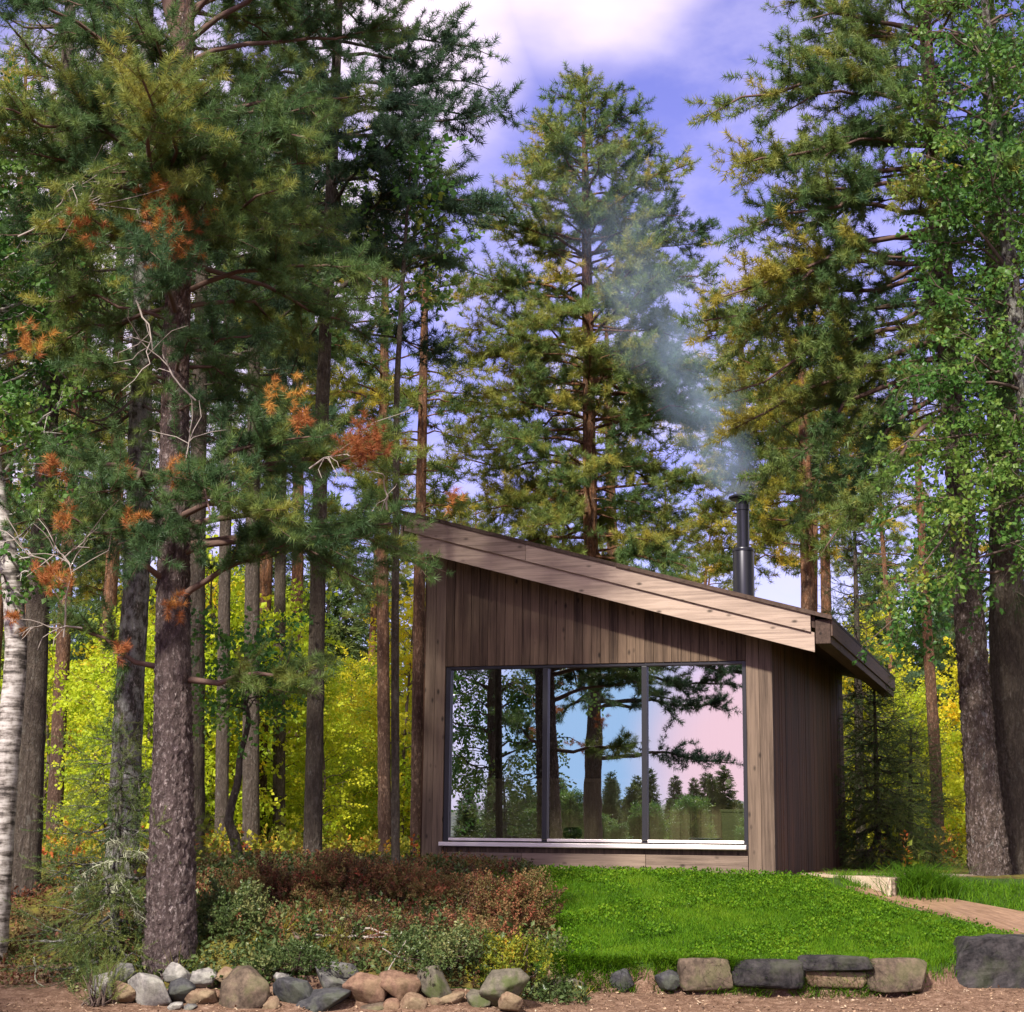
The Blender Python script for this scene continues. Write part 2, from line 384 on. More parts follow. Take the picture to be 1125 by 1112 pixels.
# ------------------------------------------------------------------ cabin
HO = (2.4409, 16.0169, 0.0); HYAW = 0.3133
cabin = empty('cabin', HO, -HYAW, 'small brown wooden cabin with a slanted roof and a wide three-pane mirror-like window', 'cabin')
W_, D_ = 3.45, 5.3
HMat = Matrix.Translation(HO) @ Matrix.Rotation(-HYAW, 4, 'Z')
def hw(x, y, z): v = HMat @ Vector((x, y, z)); return np.array(v)
rt = lambda x: 2.495-0.2786*x          # roof top height, local x = to the right (facade x from -3.45 to 0)
def vboards(mb, x0, x1, w, y0, y1, zb, zt, rg, gap=.003):
    n = max(1, round((x1-x0)/w)); e = np.linspace(x0, x1, n+1)
    for i in range(n):
        a, b = e[i]+gap/2, e[i+1]-gap/2; d = rg.uniform(-.004, .002); t = rg.random()
        za, zbt = zt(a), zt(b)
        bo = [(a, y0+d, zb), (b, y0+d, zb), (b, y1, zb), (a, y1, zb)]; to = [(a, y0+d, za), (b, y0+d, zbt), (b, y1, zbt), (a, y1, za)]
        mb.prism(bo, to, t)
rb = np.random.default_rng(3)
ut = lambda x: rt(x)-.13
mb = MB()
vboards(mb, -3.236, -.226, .088, -.024, 0, 1.965, ut, rb)      # above the window
mb.build('wall', M['wall'], cabin, bevel=.003)
for a, b, wd in ((-3.45, -3.236, .107), (-.226, .022, .124)):
    mb = MB(); vboards(mb, a, b, wd, -.026, 0, .0, ut, rb); mb.build('corner_board', M['corner'], cabin, bevel=.003)
# wall core: backing behind the boards, around the opening
mb = MB(); y0, y1 = 0.002, .12
mb.box(-3.44, -3.215, y0, y1, -.3, 2.0); mb.box(-.25, -.002, y0, y1, -.3, 2.0); mb.box(-3.215, -.25, y0, y1, -.3, .2)
mb.prism([(-3.44, y0, 2.001), (-.002, y0, 2.001), (-.002, y1, 2.001), (-3.44, y1, 2.001)], [(-3.44, y0, ut(-3.44)), (-.002, y0, ut(0)), (-.002, y1, ut(0)), (-3.44, y1, ut(-3.44))])
mb.build('wall_core', M['black'], cabin)
# side walls and back wall
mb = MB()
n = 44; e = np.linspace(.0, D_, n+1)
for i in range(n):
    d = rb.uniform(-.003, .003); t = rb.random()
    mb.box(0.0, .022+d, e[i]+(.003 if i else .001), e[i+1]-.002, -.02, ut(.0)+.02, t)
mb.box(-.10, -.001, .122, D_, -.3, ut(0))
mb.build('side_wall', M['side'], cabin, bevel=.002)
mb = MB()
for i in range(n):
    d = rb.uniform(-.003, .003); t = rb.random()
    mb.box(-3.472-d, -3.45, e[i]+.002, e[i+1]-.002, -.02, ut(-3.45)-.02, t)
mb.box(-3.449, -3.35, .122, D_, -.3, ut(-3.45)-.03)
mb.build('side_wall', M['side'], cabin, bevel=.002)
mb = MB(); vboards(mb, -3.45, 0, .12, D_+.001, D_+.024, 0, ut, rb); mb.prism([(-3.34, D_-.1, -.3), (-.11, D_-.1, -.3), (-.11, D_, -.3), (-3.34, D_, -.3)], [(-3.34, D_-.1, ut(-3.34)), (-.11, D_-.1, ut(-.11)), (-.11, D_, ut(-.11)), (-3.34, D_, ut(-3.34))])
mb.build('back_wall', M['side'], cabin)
# base board and dark recess under the sill
mb = MB(); 
mb.box(-3.233, -2.42, -.030, 0, -.01, .160, .6); mb.box(-2.417, -1.2, -.030, 0, -.012, .160, .9); mb.box(-1.197, -.229, -.030, 0, -.012, .160, .4)
mb.build('base_board', M['base'], cabin, bevel=.004)
mb = MB(); mb.box(-3.233, -.229, -.012, 0, .163, .212, .3); mb.build('trim_board', M['wall'], cabin)
# window
win = MB()
wx0, wx1, wz0, wz1 = -3.208, -.256, .30, 1.955
fr = MB()
fr.box(wx0-.022, wx0+.028, -.012, .09, wz0-.04, wz1+.008); fr.box(wx1-.010, wx1+.028, -.012, .09, wz0-.04, wz1+.008)
fr.box(wx0+.028, wx1-.010, -.012, .09, wz1-.02, wz1+.008); fr.box(wx0+.028, wx1-.010, .012, .09, wz0-.04, wz0-.012)
window = fr.build('window', M['black'], cabin, bevel=.003)
for xm in (-2.200, -1.212):
    q = MB(); q.box(xm-.026, xm+.026, -.008, .085, wz0-.010, wz1-.022); q.build('mullion', M['black'], window, bevel=.003)
for a, b in ((wx0+.030, -2.228), (-2.172, -1.240), (-1.184, wx1-.012)):
    q = MB(); q.add([(a, .03, wz0-.009), (b, .03, wz0-.009), (b, .03, wz1-.022), (a, .03, wz1-.022)], [(0, 1, 2, 3)]); q.build('pane', M['glass'], window)
q = MB()
for a, b in ((wx0+.03, -2.228), (-2.172, -1.240), (-1.184, wx1-.012)):
    q.box(a, b, -.010, .026, wz0-.030, wz0-.004)
q.build('glazing_bead', M['alu'], window, bevel=.004)
q = MB(); q.box(wx0-.045, wx1+.016, -.085, .008, .216, .256); q.build('sill', M['alu'], window, bevel=.006)
# roof
rf = MB()
xl, xr, yf, yb = -3.60, .47, -.325, 5.62
rf.prism([(xl, yf, rt(xl)-.145), (xr, yf, rt(xr)-.145), (xr, yb, rt(xr)-.145), (xl, yb, rt(xl)-.145)], [(xl, yf, rt(xl)-.03), (xr, yf, rt(xr)-.03), (xr, yb, rt(xr)-.03), (xl, yb, rt(xl)-.03)])
roof = rf.build('roof', M['soffit'], cabin)
q = MB(); xa, xb = -3.63, .63
q.prism([(xa, yf-.045, rt(xa)-.028), (xb, yf-.045, rt(xb)-.028), (xb, yb+.03, rt(xb)-.028), (xa, yb+.03, rt(xa)-.028)], [(xa, yf-.045, rt(xa)), (xb, yf-.045, rt(xb)), (xb, yb+.03, rt(xb)), (xa, yb+.03, rt(xa))])
q.build('roof_felt', M['felt'], roof)
# thin mossy/needle crust and a timber batten on the verge
q = MB(); a, b = -1.4, .632
q.prism([(a, yf-.062, rt(a)-.034), (b, yf-.062, rt(b)-.034), (b, yf-.046, rt(b)-.034), (a, yf-.046, rt(a)-.034)], [(a, yf-.062, rt(a)+.004), (b, yf-.062, rt(b)+.004), (b, yf-.046, rt(b)+.004), (a, yf-.046, rt(a)+.004)])
a2, b2 = -3.64, -1.405
q.prism([(a2, yf-.056, rt(a2)-.030), (b2, yf-.056, rt(b2)-.030), (b2, yf-.046, rt(b2)-.030), (a2, yf-.046, rt(a2)-.030)], [(a2, yf-.056, rt(a2)+.006), (b2, yf-.056, rt(b2)+.004), (b2, yf-.046, rt(b2)+.004), (a2, yf-.046, rt(a2)+.006)], .2)
q.build('verge_strip', M['eave'], roof)
def fasc(a, b, t0, t1, y0, y1, tn):
    q = MB(); q.prism([(a, y0, rt(a)-t1), (b, y0, rt(b)-t1), (b, y1, rt(b)-t1), (a, y1, rt(a)-t1)], [(a, y0, rt(a)-t0), (b, y0, rt(b)-t0), (b, y1, rt(b)-t0), (a, y1, rt(a)-t0)], tn)
    return q
o = fasc(-3.575, -2.302, .030, .196, yf-.042, yf-.020, .35); o2 = fasc(-2.300, .437, .030, .196, yf-.042, yf-.020, .6)
o.V += o2.V; o.T += o2.T; o.ng += [[i+o.n for i in f] for f in o2.ng]; o.n += o2.n
o.build('fascia_board', M['fascia'], roof, bevel=.003)
fasc(-3.45, .467, .190, .372, yf-.019, yf-.001, .75).build('fascia_board', M['fascia'], roof, bevel=.003)
# low eave: a deep boxed board running back along the right side; high verge on the left
q = MB(); q.box(.475, .612, yf-.015, 5.60, 2.07, rt(.612)-.03, .4); q.build('eave_box', M['eave'], roof, bevel=.006)
q = MB(); q.box(.614, .632, yf-.012, 5.58, 2.14, rt(.632)-.032, .9); q.build('eave_board', M['eave'], roof, bevel=.003)
q = MB(); q.box(-3.625, -3.602, yf-.015, 5.60, rt(-3.6)-.25, rt(-3.6)-.036, .4); q.build('eave_board', M['fascia'], roof)
# chimney
def lathe(prof, n=28):
    a = np.arange(n)*2*np.pi/n; P = np.array(prof, float)
    V = np.stack([P[:, 0:1]*np.cos(a), P[:, 0:1]*np.sin(a), np.repeat(P[:, 1:2], n, 1)], -1)
    idx = np.arange(len(P)*n).reshape(len(P), n); A = idx[:-1]; B = np.roll(A, -1, 1); Dd = idx[1:]; Cc = np.roll(Dd, -1, 1)
    return V.reshape(-1, 3), np.stack([A, B, Cc, Dd], -1).reshape(-1, 4)
chx, chy = -.505, 1.5
def lath(mb, prof, x, y, n=28, t=.5): V, Fq = lathe(prof, n); mb.add(V+np.array([x, y, 0]), Fq, t); return mb
z0 = rt(chx)-.1
ch = lath(MB(), [(0, z0), (.111, z0), (.111, 3.285), (.104, 3.30), (.066, 3.305), (0, 3.305)], chx, chy).build('chimney', M['pipe'], roof, smooth=True)
ch.data.polygons.foreach_set('use_smooth', [True]*len(ch.data.polygons)); em = ch.modifiers.new('es', 'EDGE_SPLIT')
u_ = lath(MB(), [(0, 3.30), (.064, 3.30), (.064, 3.70), (.070, 3.705), (.070, 3.79), (0, 3.79)], chx, chy); 
lath(u_, [(0, 3.79), (.05, 3.792), (.05, 3.815), (0, 3.815)], chx, chy)
lath(u_, [(0, 3.814), (.125, 3.818), (.146, 3.835), (.146, 3.85), (.13, 3.858), (0, 3.862)], chx, chy)
lath(u_, [(.113, 3.262), (.116, 3.264), (.116, 3.284), (.113, 3.287)], chx, chy)
u_ = u_.build('chimney_cap', M['pipe'], ch, smooth=True); u_.modifiers.new('es', 'EDGE_SPLIT')
# interior
q = MB(); q.box(-3.34, -.11, .125, D_-.11, .12, .20, .5); q.build('floor', M['innerdark'], cabin)
q = MB(); q.box(-3.34, -.11, 3.0, 3.1, .201, 2.2, .5); q.build('partition_wall', M['innerdark'], cabin)
q = MB()
for i in range(30):
    xx = -3.33+i*.107; q.box(xx+.001, xx+.106, 1.46, 1.50, .201, .88, rb.random())
q.box(-3.33, -.12, 1.42, 1.82, .882, .92, .9)
q.build('bench', M['inner'], cabin, bevel=.002)
q = MB(); q.box(-3.34, -.112, .13, .42, .22, .285, .5); q.build('window_ledge', M['inner'], cabin)
# things on the ledge
def place(name, mbd, mat, label, cat, loc, rz=-HYAW, **kw):
    o = mbd.build(name, mat, None, **kw); o.location = [float(v) for v in loc]; o.rotation_euler = (0, 0, rz); tag(o, label, cat); return o
q = MB(); w = .118
q.prism([(-w*.93, -.10, 0), (w*.93, -.10, 0), (w*.93, .10, 0), (-w*.93, .10, 0)], [(-w, -.11, .275), (w, -.11, .275), (w, .11, .275), (-w, .11, .275)])
q.prism([(-w-.008, -.118, .2752), (w+.008, -.118, .2752), (w+.008, .118, .2752), (-w-.008, .118, .2752)], [(-w-.008, -.118, .30), (w+.008, -.118, .30), (w+.008, .118, .30), (-w-.008, .118, .30)])
place('planter_box', q, M['green'], 'olive green planter box behind the glass in the right corner of the window', 'planter', hw(-.395, .27, .286), bevel=.004)
t = np.linspace(0, 1, 140); hel = np.stack([.028*np.cos(t*40), .028*np.sin(t*40), t*.20], -1)
V, Fq = tubes(hel[None], np.full((1, 140), .007), 6)
sp = empty('spiral_ornament', hw(-.46, .27, .587), 0, 'dark coiled ornament with a pale green top standing on the planter box', 'ornament')
MB().add(V, Fq).build('coil', M['black'], sp, smooth=True)
lath(MB(), [(0, .20), (.03, .20), (.032, .265), (.02, .285), (0, .287)], 0, 0, 16).build('top', M['palegreen'], sp, smooth=True)
q = MB(); n = 48; a = np.arange(n)*2*np.pi/n
prof = [(.0, 0), (.05, 0), (.082, .03), (.092, .062), (.084, .10), (.06, .122), (.04, .118), (0, .10)]
V = np.array([[(r*(1+.09*np.abs(np.sin(6*k))-.05)*math.cos(k), r*(1+.09*np.abs(np.sin(6*k))-.05)*math.sin(k), z) for k in a] for r, z in prof])
idx = np.arange(len(prof)*n).reshape(len(prof), n); A = idx[:-1]; B = np.roll(A, -1, 1); Dd = idx[1:]; Cc = np.roll(Dd, -1, 1)
q.add(V.reshape(-1, 3), np.stack([A, B, Cc, Dd], -1).reshape(-1, 4))
place('ribbed_bowl', q, M['blackpot'], 'round black ribbed bowl behind the middle pane of the window', 'bowl', hw(-1.985, .23, .286), smooth=True)
q = lath(MB(), [(0, 0), (.08, 0), (.10, .012), (.16, .03), (.155, .034), (.09, .02), (0, .018)], 0, 0, 32)
place('shallow_dish', q, M['white'], 'shallow white dish behind the right pane of the window', 'dish', hw(-.68, .25, .286), smooth=True)

# ------------------------------------------------------------------ deck, boardwalk, stones
dk = empty('deck', HO, -HYAW, 'low grey wooden deck with a pale front edge beside the cabin side wall', 'deck')
zd = .0
q = MB(); P0, P1 = np.array([.06, 1.05]), np.array([1.12, -.62]); Q0, Q1 = np.array([.06, 4.2]), np.array([1.7, 1.6])
nb = 12
for i in range(nb):
    f0, f1 = i/nb+.004, (i+1)/nb-.004
    a, b = P0+(Q0-P0)*f0, P1+(Q1-P1)*f0; c, d = P1+(Q1-P1)*f1, P0+(Q0-P0)*f1
    pts = [a, b, c, d]; q.prism([(p[0], p[1], zd-.03) for p in pts], [(p[0], p[1], zd) for p in pts], rb.random())
q.build('decking', M['deck'], dk, bevel=.003)
dv = (P1-P0)/np.linalg.norm(P1-P0); nv = np.array([dv[1], -dv[0]]); nv = -nv if nv[1] > 0 else nv
a, b = P0+nv*.002, P1+nv*.002; c, d = P1+nv*.03, P0+nv*.03
q = MB(); q.prism([(p[0], p[1], zd-.16) for p in (d, c, b, a)], [(p[0], p[1], zd-.004) for p in (d, c, b, a)], .8); q.build('edge_board', M['deckedge'], dk, bevel=.003)
ev = (Q1-P1)/np.linalg.norm(Q1-P1); ne = np.array([ev[1], -ev[0]])
a, b = P1+ne*.002, Q1+ne*.002; c, d = Q1+ne*.03, P1+ne*.03
q = MB(); q.prism([(p[0], p[1], zd-.16) for p in (a, d, c, b)], [(p[0], p[1], zd-.004) for p in (a, d, c, b)], .3); q.build('edge_board', M['deck'], dk, bevel=.003)

pl = [(930, 977), (985, 994), (1060, 1012), (1150, 1036)]; pr = [(985, 982), (1040, 990), (1100, 1001), (1160, 1012)]
L_ = np.array([ground_hit(*p) for p in pl]); R_ = np.array([ground_hit(*p) for p in pr])
bw_o = L_[0]; q = MB(); nb = 4; bw_a = math.atan2(L_[-1][1]-L_[0][1], L_[-1][0]-L_[0][0])
def bw_l(p): d = p-bw_o; return np.array([d[0]*math.cos(bw_a)+d[1]*math.sin(bw_a), -d[0]*math.sin(bw_a)+d[1]*math.cos(bw_a), d[2]])
for k in range(nb):
    f0, f1 = k/nb+.0012, (k+1)/nb-.0012
    t = .48+.07*rb.random()
    for i in range(len(pl)-1):
        pts = [L_[i]*(1-f0)+R_[i]*f0, L_[i]*(1-f1)+R_[i]*f1, L_[i+1]*(1-f1)+R_[i+1]*f1, L_[i+1]*(1-f0)+R_[i+1]*f0]
        top = [tuple(bw_l(p)+np.array([0, 0, .03])) for p in pts]; bot = [tuple(bw_l(p)+np.array([0, 0, .0])) for p in pts]
        q.prism(bot[::-1], top[::-1], t)
bw = q.build('boardwalk', M['path'], None); bw.location = bw_o; bw.rotation_euler = (0, 0, bw_a); tag(bw, 'worn brown plank path running from the deck to the right', 'boardwalk')
p = hw(.35, 4.9, 0); q = MB(); q.box(-.14, .14, -.1, .1, -.1, .20, .5); q.box(-.16, .16, -.12, .12, .2005, .225, .9)
place('wooden_step', q, M['corner'], 'small brown wooden step by the far end of the cabin side wall', 'step', p, bevel=.004)

def rock(name, label, px, py, wpx, hpx, Y, mat, seed, flat=1.0, ang=0., boxy=0., cat='stone', zbase=None, deep=.8):
    c = at(px, py, Y); w = wpx/F*Y; h = hpx/F*Y
    bm = bmesh.new(); rgk = np.random.default_rng(int(seed*10))
    nP = 18
    for k in range(nP):
        d = rgk.normal(size=3); d /= np.linalg.norm(d)
        if boxy: d = d*(1-boxy)+d/np.abs(d).max()*boxy
        bm.verts.new(d*rgk.uniform(.95, 1.15))
    if boxy > .4:
        for cx_ in (-1, 1):
            for cy_ in (-1, 1):
                for cz_ in (-1, 1): bm.verts.new(np.array([cx_, cy_, cz_])*rgk.uniform(.70, 1.04, 3))
    hull = bmesh.ops.convex_hull(bm, input=bm.verts)
    bmesh.ops.delete(bm, geom=[v for v in bm.verts if not v.link_faces], context='VERTS')
    bmesh.ops.triangulate(bm, faces=bm.faces[:])
    for it in range(3):
        bmesh.ops.subdivide_edges(bm, edges=bm.edges[:], cuts=1, use_grid_fill=True)
        bmesh.ops.triangulate(bm, faces=[f for f in bm.faces if len(f.verts) > 3])
        if it == 1: bmesh.ops.smooth_vert(bm, verts=bm.verts[:], factor=.32, use_axis_x=True, use_axis_y=True, use_axis_z=True)
    for v in bm.verts:
        d = v.co.copy(); s_ = Vector((seed*3.1, seed*1.7, seed*.7))
        k = 1+.035*mnoise.noise(d*4+s_)+.022*mnoise.noise(d*9+s_)+.014*mnoise.noise(d*22+s_)
        v.co = Vector((d.x*w/2*k, d.y*w/2*deep*k, d.z*h/2*k))
        if ang: v.co = Matrix.Rotation(ang, 3, 'Y') @ v.co
    me = bpy.data.meshes.new(name); bm.to_mesh(me); bm.free()
    me.polygons.foreach_set('use_smooth', [True]*len(me.polygons)); me.materials.append(mat)
    o = bpy.data.objects.new(name, me); COL.objects.link(o); o.location = c; return tag(o, label, cat, 'boulders edging the bank' if cat == 'boulder' else 'stones holding the lawn edge')
SM = {'white': stone_mat('pale_granite', (0.136, 0.128, 0.120), (0.400, 0.376, 0.344), .25), 'grey': stone_mat('grey_granite', (0.064, 0.062, 0.062), (0.200, 0.188, 0.176), .3),
      'dark': stone_mat('dark_stone', (0.028, 0.028, 0.032), (0.096, 0.094, 0.096), .3), 'tan': stone_mat('tan_stone', (0.112, 0.070, 0.044), (0.304, 0.216, 0.144), .25),
      'red': stone_mat('reddish_stone', (0.104, 0.060, 0.040), (0.288, 0.176, 0.120), .25), 'brown': stone_mat('brown_stone', (0.060, 0.044, 0.032), (0.184, 0.136, 0.096), .4),
      'moss': stone_mat('mossy_stone', (0.072, 0.064, 0.048), (0.184, 0.160, 0.120), .8), 'slab': stone_mat('dark_slab', (0.014, 0.013, 0.014), (0.060, 0.053, 0.053), .2)}
def zz(x, y): return 80+x/2.0833, 880+y/2.0833
boul = [(72, 415, 56, 56, 'white', 'grey white boulder at the far left end of the stone row'), (120, 388, 50, 46, 'grey', 'grey boulder wedged above and behind the left end of the stone row'),
 (118, 432, 56, 48, 'tan', 'greyish tan boulder just left of the big slanted white one'), (180, 420, 96, 96, 'white', 'large slanted white boulder near the left end of the row'),
 (242, 392, 62, 50, 'white', 'pale grey boulder resting on a dark one'), (247, 432, 62, 56, 'dark', 'dark grey boulder right of the slanted white one'),
 (302, 400, 64, 48, 'white', 'mottled white boulder above a flat tan stone'), (294, 444, 72, 38, 'tan', 'flat tan stone low in the row left of the biggest boulder'),
 (350, 400, 48, 46, 'tan', 'light tan boulder tucked against the biggest boulder'), (402, 432, 126, 112, 'brown', 'biggest brown grey boulder standing upright in the row'),
 (478, 402, 36, 30, 'white', 'small pale stone on top of the dark grey boulder'), (453, 464, 42, 46, 'tan', 'small pale oval stone leaning at the foot of the biggest boulder'),
 (508, 430, 94, 58, 'dark', 'dark grey boulder right of the biggest boulder'), (578, 457, 126, 68, 'dark', 'wide flat dark grey boulder at the very front'),
 (592, 405, 98, 54, 'grey', 'grey boulder lying behind the wide flat dark one'), (672, 425, 98, 72, 'red', 'reddish tan boulder in the middle of the row'),
 (745, 415, 96, 66, 'red', 'pinkish orange boulder with a flat top'), (690, 472, 68, 36, 'brown', 'low brown stone in front of the reddish boulders'),
 (728, 464, 46, 34, 'red', 'small rusty stone under the pinkish boulder'), (775, 462, 66, 50, 'tan', 'tan boulder at the foot of the pinkish one'),
 (830, 418, 84, 80, 'moss', 'brown mossy boulder under overhanging shrubs'), (846, 446, 84, 40, 'tan', 'long pale tan stone with a straight top edge'),
 (985, 420, 110, 80, 'moss', 'broad mossy boulder at the right end of the row'), (1000, 452, 60, 40, 'tan', 'small tan stone in front of the broad mossy boulder'),
 (235, 463, 34, 16, 'white', 'tiny white pebble stone under the dark boulder'), (268, 466, 30, 16, 'grey', 'tiny grey pebble stone under the flat tan one'),
 (622, 385, 70, 42, 'grey', 'grey stone half buried under the shrubs above the row'), (930, 450, 60, 44, 'moss', 'mossy stone half sunk in the soil right of the long pale one')]
for i, (x, y, w, h, mt, lb) in enumerate(boul):
    px, py = zz(x, y); py += 3; Yb = 12.12+(.2 if y < 410 else 0)-(.10 if y > 450 else 0)
    rock('boulder', lb, px, py, w/2.0833*1.06, h/2.0833*1.06, Yb, SM[mt], i+1.3, cat='boulder', boxy=.3, ang=rb.uniform(-.25, .25))
def z7(x, y): return 600+x/2.143, 900+y/2.143
for i, (x, y, w, h, mt, lb, bx) in enumerate([(45, 396, 80, 44, 'moss', 'mossy brown edging stone at the left end of the lawn edge', .3), (180, 380, 56, 54, 'dark', 'small dark stone poking out of the grass edge', .1),
   (290, 380, 66, 52, 'dark', 'small dark stone beside the brown edging boulder', .3), (375, 366, 116, 74, 'brown', 'brown edging boulder with a slanted tan side', .45),
   (522, 364, 172, 64, 'slab', 'long flat dark edging stone in the lawn edge', .8), (680, 338, 152, 34, 'slab', 'thin dark capstone lying over the pale edging stone', .85), (680, 376, 146, 44, 'tan', 'pale tan edging stone under the dark capstone', .85),
   (822, 366, 128, 76, 'brown', 'grey brown edging stone left of the dark slab', .75)]):
    px, py = z7(x, y); rock('edging_stone', lb, px, py, w/2.143*1.04, h/2.143*.98, 12.92 if i != 5 else 12.9, SM[mt], i+40.7, boxy=bx, deep=.5)
# big dark slab wall at the right
a = at(1034, 1078, 13.15); b = at(1180, 1076, 13.15); zt_ = at(1060, 1031, 13.2)[2]-a[2]
Lx = b[0]-a[0]
bot = [(0, -.02, -.15), (Lx, -.02, -.15), (Lx, .45, -.15), (.0, .45, -.15)]; top = [(.19, .01, zt_), (Lx, 0, zt_+.02), (Lx, .42, zt_+.02), (.22, .40, zt_)]
bm = bmesh.new(); vs = [bm.verts.new(p) for p in bot+top]
for f in ((3, 2, 1, 0), (4, 5, 6, 7), (0, 1, 5, 4), (1, 2, 6, 5), (2, 3, 7, 6), (3, 0, 4, 7)): bm.faces.new([vs[k] for k in f])
bmesh.ops.bevel(bm, geom=bm.edges[:], offset=.014, segments=1, affect='EDGES')
bmesh.ops.subdivide_edges(bm, edges=[e for e in bm.edges if e.calc_length() > .1], cuts=14, use_grid_fill=True)
for v in bm.verts:
    d = v.co; v.co = d+Vector((mnoise.noise(d*5), mnoise.noise(d*5+Vector((9, 0, 0))), mnoise.noise(d*5+Vector((0, 9, 0)))))*.022+Vector((mnoise.noise(d*17), mnoise.noise(d*17+Vector((3, 3, 3))), mnoise.noise(d*17+Vector((7, 0, 0)))))*.009
me = bpy.data.meshes.new('stone_slab'); bm.to_mesh(me); bm.free(); me.materials.append(SM['slab'])
o = bpy.data.objects.new('stone_slab', me); COL.objects.link(o); o.location = a; tag(o, 'big dark slab with a slanted left side at the right end of the lawn edge', 'slab')
p = ground_hit(621, 960); rock('stone', 'small tan stone lying in the grass against the cabin base', 621, 957, 22, 12, p[1], SM['tan'], 77.7)

# ------------------------------------------------------------------ trees
def build_trunk(mb, P, Rr, n=60, sides=14, rough=.03, rg=rng, t=.5):
    P = np.asarray(P, float); s = np.concatenate([[0], np.cumsum(np.linalg.norm(np.diff(P, axis=0), axis=1))])
    q = np.linspace(0, s[-1], n)
    # smooth interpolation
    C = np.stack([np.interp(q, s, P[:, k]) for k in range(3)], -1)
    for _ in range(max(1, min(n//16, 60))): C[1:-1] = .25*C[:-2]+.5*C[1:-1]+.25*C[2:]
    rr = np.interp(q, s, Rr)
    V, Fq = tubes(C[None], rr[None], sides)
    V = V.reshape(n, sides, 3); cen = C[:, None]
    k = 1+rough*rg.normal(size=(n, sides, 1))
    V = cen+(V-cen)*k
    mb.add(V.reshape(-1, 3), Fq, t); return C, rr
def curve(P0, P1, sag, n, rg, wob=.04):
    """P0,P1 (B,3); sag (B,) vertical bulge -> (B,n,3)"""
    t = np.linspace(0, 1, n)[None, :, None]; L = np.linalg.norm(P1-P0, axis=1)[:, None, None]
    C = P0[:, None]*(1-t)+P1[:, None]*t
    C[..., 2] += (sag[:, None]*4*t[..., 0]*(1-t[..., 0]))
    w = rg.normal(size=C.shape)*L*wob*np.sin(np.pi*np.clip(t, 0, 1))
    w = (w+np.roll(w, 1, 1))*.6
    C[:, 1:-1] += w[:, 1:-1]
    return C
def along(C, t):
    """C (B,n,3), t (B,k) -> points, tangents"""
    B, n, _ = C.shape; f = np.clip(t, 0, .9999)*(n-1); i = f.astype(int); u = (f-i)[..., None]
    b = np.arange(B)[:, None]
    return C[b, i]*(1-u)+C[b, i+1]*u, nrm(C[b, i+1]-C[b, i])
def whorls(C, rr, z0, z1, prof, step, per, e0, e1, rg, sag=-.05, jit=.25):
    """primary limbs up a trunk: prof(f) = reach, e0..e1 = elevation of the limbs from the bottom to the top"""
    B0 = []; B1 = []; sg = []; rad = []
    z = z0; zs_ = C[:, 2]
    while z < z1:
        f = (z-z0)/(z1-z0); a0 = rg.random()*6.28; k = per+rg.integers(-1, 2)
        for j in range(max(2, k)):
            zz_ = z+rg.normal()*step*.25
            p = np.array([np.interp(zz_, zs_, C[:, d]) for d in range(3)])
            L = prof(f)*rg.uniform(1-jit*1.6, 1+jit); a = a0+6.28*j/k+rg.normal()*.3
            e = e0+(e1-e0)*f+rg.normal()*.12
            B0.append(p); B1.append(p+L*np.array([math.cos(e)*math.cos(a), math.cos(e)*math.sin(a), math.sin(e)])); sg.append(sag*L*rg.uniform(.3, 1.6)); rad.append(min(np.interp(zz_, zs_, rr)*.45, .009+.0095*L))
        z += step*rg.uniform(.7, 1.3)
    return [np.array(B0), np.array(B1), np.array(sg), np.array(rad)]
def join(a, b): return [np.concatenate([x, y]) for x, y in zip(a, b)]
DENS = .64
